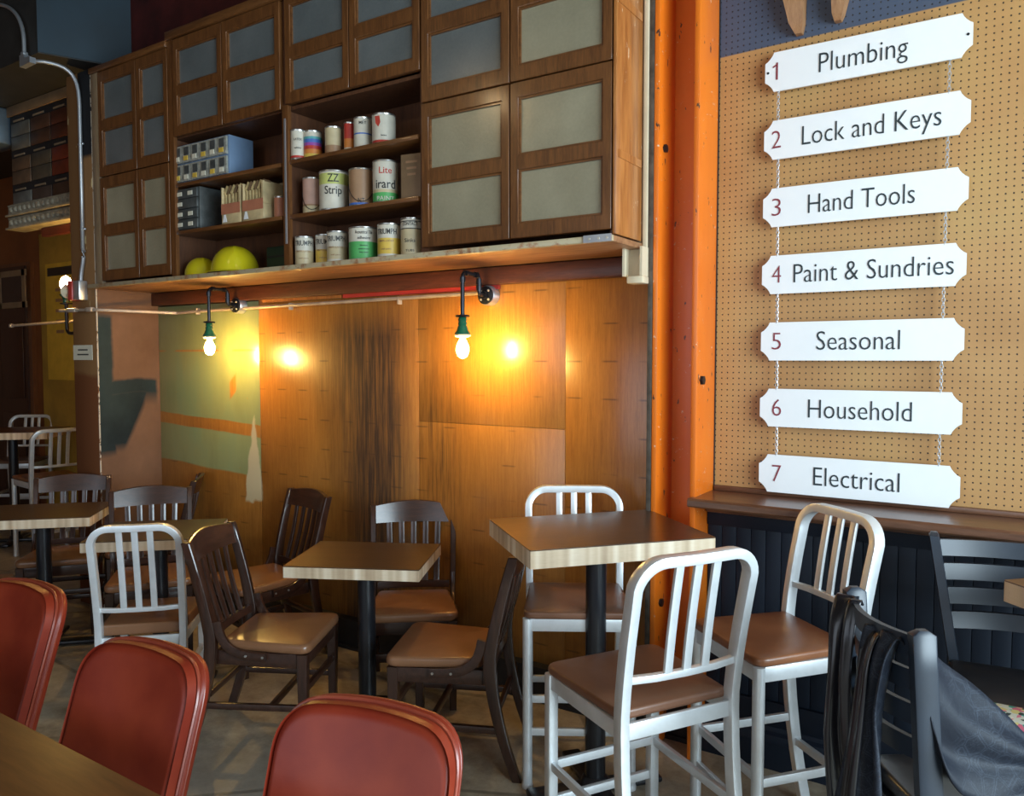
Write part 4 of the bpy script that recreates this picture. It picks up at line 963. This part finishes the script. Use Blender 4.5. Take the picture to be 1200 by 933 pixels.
# ---------------------------------------------------------------- red upholstered chairs
def red_chair(label, x, y, a_):
    t = thing('upholstered_chair', label, 'chair', (x, y, 0), R(a_), 'red leather chairs at the brown table')
    w, T = .42, .875; z0 = .46; L = .125
    def bend(off):
        def f(v):
            x_, yy, z = v; u = (z-z0)/(T-z0); k = 1-.0*u
            return (x_*(1-.03*(1-u)), -L*(max(u, 0)**1.1+min(u, 0))+yy+.55*x_*x_*1.0, z)
        return f
    poly = rpoly([(-w/2+.02, z0-.10), (w/2-.02, z0-.10), (w/2, z0+.12), (w/2-.004, T), (-w/2+.004, T), (-w/2, z0+.12)], [.04, .04, .06, .085, .085, .06], 8)
    poly = [(px, pz+(.016*(1-(px/(w/2))**2) if pz > T-.05 else 0)) for px, pz in poly]
    k_ = max(range(len(poly)), key=lambda i: -abs(poly[i][0]-.13)-abs(poly[i][1]-T)*5)
    out = []
    for i, p in enumerate(poly):
        out.append(p); q = poly[(i+1) % len(poly)]
        if p[1] > T-.03 and q[1] > T-.03 and abs(p[0]-q[0]) > .1: out += [(p[0]+(q[0]-p[0])*u/6, T+.016*(1-((p[0]+(q[0]-p[0])*u/6)/(w/2))**2)) for u in range(1, 6)]
    poly = out
    B().pad(poly, -.001, .030, r=.028, dome=.016, plane='xz', fn=bend(0), seg=6).make('back_cushion', 'red', t)
    B().pad(poly, -.006, -.044, r=.020, dome=.008, plane='xz', fn=bend(0), seg=5).make('back_shell', 'red', t)
    cx_ = sum(p[0] for p in poly)/len(poly); cz = sum(p[1] for p in poly)/len(poly)
    fb = bend(0)
    for yy, k, r in ((-.0035, 1.004, .0045),):
        B().tube([fb((cx_+(p[0]-cx_)*k, yy, cz+(p[1]-cz)*k)) for p in poly], r, 6, up=(0, 1, 0), loop=True).make('piping', 'red_pipe', t)
    B().tube([fb((cx_+(p[0]-cx_)*.995, -.024, cz+(p[1]-cz)*.995)) for p in poly], .002, 6, up=(0, 1, 0), loop=True).make('piping', 'red_pipe', t)
    sp = rpoly([(-.21, .02), (.21, .02), (.225, .44), (-.225, .44)], [.04, .04, .08, .08], 6)
    B().pad(sp, .385, .465, r=.03, dome=.012, seg=5).make('seat', 'red', t)
    B().tube([(p[0]*1.002, p[1]*1.0, .425) for p in sp], .005, 6, up=(0, 0, 1), loop=True).make('piping', 'red_pipe', t)
    for sx in (-1, 1):
        for yy, dy in ((.38, .03), (.03, -.05)): B().tube([(sx*.17, yy, .39), (sx*.20, yy+dy, 0)], [.015, .011], 10).make('leg', 'black_metal', t)
    return t
r0 = red_chair('red leather chair in the middle of the three, between the table and the aluminium chair', -1.775, .985, 184)
copy_tree(r0, (-2.610, 1.085, 0), R(183), 'red leather chair at the left edge, leftmost of the three')
copy_tree(r0, (-1.068, 1.040, 0), R(191), 'red leather chair at the bottom centre, rightmost of the three')

# ---------------------------------------------------------------- black ladder-back chairs
def ladder(name, label, cat, x, y, a_, H, T, w=.42, d=.34):
    t = thing(name, label, cat, (x, y, 0), R(a_), 'black ladder-back seats')
    yb = lambda z: -d/2-.02-((.10 if H > .66 else .03)*max(0, (z-H)/(T-H)) if z > H else .07*((H-z)/H)**1.5)
    for sx in (-1, 1):
        rs = []
        for k in range(13):
            z = T*k/12; xx = sx*(w/2-.02+(.055*max(0, z-H)/(T-H) if H > .66 else 0)); s = .0145; dp = .026
            rs.append([(xx+a*s, yb(z)+c*dp, z) for a, c in ((-1, -.85), (-.85, -1), (.85, -1), (1, -.85), (1, .85), (.85, 1), (-.85, 1), (-1, .85))])
        rs.append([(xx+(p[0]-xx)*.6, yb(T)+(p[1]-yb(T))*.4, T+.010) for p in rs[-1]])
        B().rings(rs, smooth=False).make('back_post', 'black_chair', t)
        b = B(); b.box((sx*(w/2-.02), d/2-.03, (H-.05)/2), (.034, .034, H-.05), bevel=.004); b.make('leg', 'black_chair', t)
    n = 4; z0 = max(H+.105, T-.27); dz = (T-.035-z0)/(n-1)
    for i in range(n):
        zc = z0+i*dz; rs = []
        for k in range(11):
            u = -1+.2*k; x_ = u*(w/2-.032+(.055*max(0, zc-H)/(T-H) if H > .66 else 0)); bow = -.045*(1-u*u)
            rs.append([(x_, yb(zc-.024)+bow-.007, zc-.024), (x_, yb(zc-.024)+bow+.007, zc-.024), (x_, yb(zc+.024)+bow+.007, zc+.024), (x_, yb(zc+.024)+bow-.007, zc+.024)])
        B().rings(rs, smooth=False).make('ladder_slat', 'black_chair', t, 50)
    sp = rpoly([(-w/2+.005, -d/2), (w/2-.005, -d/2), (w/2, d/2), (-w/2, d/2)], [.03, .03, .05, .05], 6)
    B().pad(sp, H-.045, H, r=.018, dome=.008, seg=4).make('seat', 'black_vinyl', t)
    B().prism(rpoly([(-w/2+.01, -d/2-.01), (w/2-.01, -d/2-.01), (w/2-.01, d/2-.01), (-w/2+.01, d/2-.01)], .02, 3), H-.085, H-.046, 'xy').make('seat_frame', 'black_chair', t)
    zs = (.22, .34) if H > .55 else (.16, .24)
    b = B().box((0, d/2-.03, zs[0]), (w-.06, .018, .03), bevel=.003); b.make('stretcher', 'black_chair', t)
    for sx in (-1, 1): B().tube([(sx*(w/2-.02), d/2-.04, zs[1]), (sx*(w/2-.02), yb(zs[1])+.01, zs[1])], .01, section=[(-.009, -.014), (.009, -.014), (.009, .014), (-.009, .014)]).make('stretcher', 'black_chair', t)
    return t
ladder('ladder_back_stool', 'black ladder-back stool against the navy boards, under the ledge', 'stool', .062, 2.528, 187, .695, 1.043)
ladder('ladder_back_chair', 'black ladder-back chair with a black jacket hung on it', 'chair', -.065, 2.155, -56, .56, 1.00, .365, .36)

# ---------------------------------------------------------------- jacket and bag
def jacket_mat():
    m = M('black_paisley_cloth', (.02, .02, .03), .6, spec=.3)
    v = m.voronoi(26, 'DISTANCE_TO_EDGE'); n = m.noise(38, detail=3, dist=2.5); n2 = m.noise(6)
    vein = (v-.06).abs().lt(.03, .03)*.5+((n-.5).abs()).lt(.02, .02)*.5
    m.color(m.mix(vein*n2.gt(.42, .1), (.007, .010, .018), (.026, .034, .050))); m.bump(n, .15, .003); return m.mat
MT['jacket'] = jacket_mat()
MT['satin'] = plain('black_satin_lining', (.008, .008, .011), .28, coat=.2, var=.3)
t = thing('jacket', 'black paisley jacket draped over the ladder-back chair', 'jacket', (0, 0, 0))
def drape(rows_, nc=12, fold=.012, nf=3, th=.004, name='sleeve', mat='jacket', ph=0.0):
    g = []; m_ = len(rows_)
    S_ = 6
    def lerp(a_, c_, u): return tuple(p*(1-u)+q*u for p, q in zip(a_, c_))
    dense = []
    for i in range(m_-1):
        for k in range(S_): dense.append((lerp(rows_[i][0], rows_[i+1][0], k/S_), lerp(rows_[i][1], rows_[i+1][1], k/S_)))
    dense.append(rows_[-1])
    # smooth the rails a little
    for _ in range(3):
        dense = [dense[0]]+[(lerp(dense[i][0], lerp(dense[i-1][0], dense[i+1][0], .5), .5), lerp(dense[i][1], lerp(dense[i-1][1], dense[i+1][1], .5), .5)) for i in range(1, len(dense)-1)]+[dense[-1]]
    for i, (a_, c_) in enumerate(dense):
        A = Vector(a_); Cc = Vector(c_); dr = (Cc-A); nn = dr.cross(Vector((0, 0, 1))); nn = nn.normalized() if nn.length > 1e-6 else Vector((0, -1, 0))
        row = []
        for k in range(nc+1):
            u = k/nc; f = fold*(min(1, i/6))*math.sin(u*math.pi*nf*1.0+ph+.05*i)+fold*.4*math.sin(u*17+i*.21+ph)*min(1, i/8)
            row.append(A+dr*u+nn*f)
        g.append(row)
    return B().sheet(g, th).make(name, mat, t, 180)
# sleeve over the far post, hanging on the side facing us
drape([((-.362, 2.165, .965), (-.318, 2.125, .975)), ((-.378, 2.145, 1.000), (-.322, 2.088, 1.000)), ((-.388, 2.100, .93), (-.330, 2.062, .93)), ((-.386, 2.075, .80), (-.336, 2.045, .80)), ((-.392, 2.060, .66), (-.318, 2.028, .64)), ((-.375, 2.05, .50), (-.275, 2.01, .50)), ((-.35, 2.05, .34), (-.26, 2.00, .36))], 14, .012, 3, .004, 'sleeve', 'satin')
# wide fall of cloth over the crest near the close post
drape([((-.262, 2.00, .945), (-.192, 1.925, .945)), ((-.278, 1.978, .985), (-.203, 1.903, .985)), ((-.292, 1.96, .93), (-.224, 1.89, .93)), ((-.305, 1.96, .80), (-.242, 1.89, .80)), ((-.315, 1.935, .68), (-.232, 1.87, .68)), ((-.335, 1.92, .56), (-.225, 1.85, .56)), ((-.350, 1.91, .44), (-.235, 1.84, .42)), ((-.350, 1.90, .30), (-.24, 1.84, .30))], 18, .014, 4, .004, 'jacket_front', 'jacket', 1.0)
drape([((-.262, 2.002, .955), (-.222, 1.958, .955)), ((-.288, 1.975, .972), (-.252, 1.930, .972)), ((-.300, 1.945, .90), (-.268, 1.905, .90)), ((-.308, 1.925, .76), (-.278, 1.888, .76)), ((-.322, 1.91, .62), (-.290, 1.87, .62)), ((-.335, 1.905, .46), (-.300, 1.86, .46)), ((-.34, 1.90, .32), (-.305, 1.85, .32))], 10, .008, 2, .004, 'lapel', 'satin', 2.0)
# body of the jacket billowing to the right of the near post
drape([((-.150, 1.900, .965), (-.146, 1.890, .82)), ((-.115, 1.960, .925), (-.120, 1.885, .70)), ((-.060, 2.015, .868), (-.085, 1.905, .655)), ((.000, 2.055, .800), (-.020, 1.955, .640)), ((.050, 2.085, .740), (.035, 2.015, .650)), ((.10, 2.12, .70), (.09, 2.08, .65))], 18, .016, 3, .005, 'jacket_body', 'jacket', .5)
drape([((-.146, 1.905, .90), (-.150, 1.905, .60)), ((-.10, 1.96, .84), (-.10, 1.94, .60)), ((-.03, 2.02, .76), (-.03, 2.00, .62)), ((.05, 2.08, .70), (.05, 2.06, .64))], 12, .012, 2, .004, 'lining', 'satin', .2)
# colourful bag hanging behind the jacket
def bag_mat():
    m = M('confetti_print', (.6, .7, .6), .6)
    v = m.voronoi(75, out='Color'); d_ = m.voronoi(75, 'DISTANCE_TO_EDGE')
    sp = m.nt.nodes.new('ShaderNodeSeparateColor'); m.nt.links.new(v.v, sp.inputs[0]); r_ = S(m.nt, sp.outputs[0])
    c_ = m.ramp(r_, [(0, (.62, .66, .58)), (.34, (.70, .72, .64)), (.36, (.03, .30, .24)), (.50, (.05, .36, .28)), (.52, (.62, .14, .22)), (.62, (.70, .20, .28)), (.64, (.66, .60, .25)), (.8, (.75, .74, .66)), (.82, (.03, .05, .05)), (.88, (.6, .66, .6))])
    m.nt.nodes[-1]; [setattr(n.color_ramp, 'interpolation', 'CONSTANT') for n in m.nt.nodes if n.type == 'VALTORGB']
    m.color(c_); return m.mat
MT['confetti'] = bag_mat()
t = thing('tote_bag', 'colourful confetti patterned bag behind the black jacket', 'bag', (.040, 2.260, .562), R(-12))
B().pad(rpoly([(-.14, 0), (.15, 0), (.17, .135), (.03, .165), (-.13, .150)], [.03, .03, .03, .03, .03], 5), -.07, .07, r=.03, dome=.012, plane='xz').make('bag_body', 'confetti', t)
for yy in (-.04, .04): B().tube(bez((.04, yy, .155), (.05, yy*1.8, .19), (.14, yy*1.8, .18), (.14, yy, .135), 10), .005, 8).make('handle', 'black_vinyl', t)

# ---------------------------------------------------------------- warm lamp above the pegboard, just out of view, plus added warm fill lamps
def pendant(x, y, z, st, label):
    t = thing('pendant_lamp', label, 'lamp', (x, y, z), 0, 'ceiling lamps outside the picture')
    B().lathe([(.006, 4.9-z), (.006, .16)], n=8).make('cord', 'black_metal', t)
    B().lathe([(.02, .17), (.035, .165), (.05, .12), (.13, .03), (.128, .028), (.045, .115), (.02, .15)], n=24).make('shade', 'black_metal', t)
    B().lathe([(.008, .13), (.014, .11), (.04, .06), (.045, .04), (.036, .012), (.014, -.002), (.001, -.004)], n=16).make('bulb', emis('pendant_bulb', (1, .70, .36), st), t)
pendant(.62, 2.45, 3.35, 110, 'black pendant lamp beside the right end of the signs')
pendant(-.7, .9, 3.3, 170, 'added warm fill lamp, a black pendant over the middle of the room')
pendant(-3.2, .7, 3.4, 170, 'added warm fill lamp, a black pendant over the long brown table')
# tag left on the aluminium chair
t2_ = [o for o in C.objects if o.get('label', '').startswith('low aluminium chair')][0]
B().box((.05, -.205, .33), (.06, .003, .035), Matrix.Rotation(R(10), 3, 'Y')).make('paper_tag', 'paper', t2_)
# overhead pipes
for x, lab in ((-6.15, 'left of two thin pipes under the dark ceiling'), (-5.45, 'right of two thin pipes under the dark ceiling')):
    tag(B().tube([(x, 0.5, 4.25), (x, 2.49, 4.25)], .022, 10).make('ceiling_pipe', 'beam'), lab, 'pipe', 'thin pipes under the ceiling')
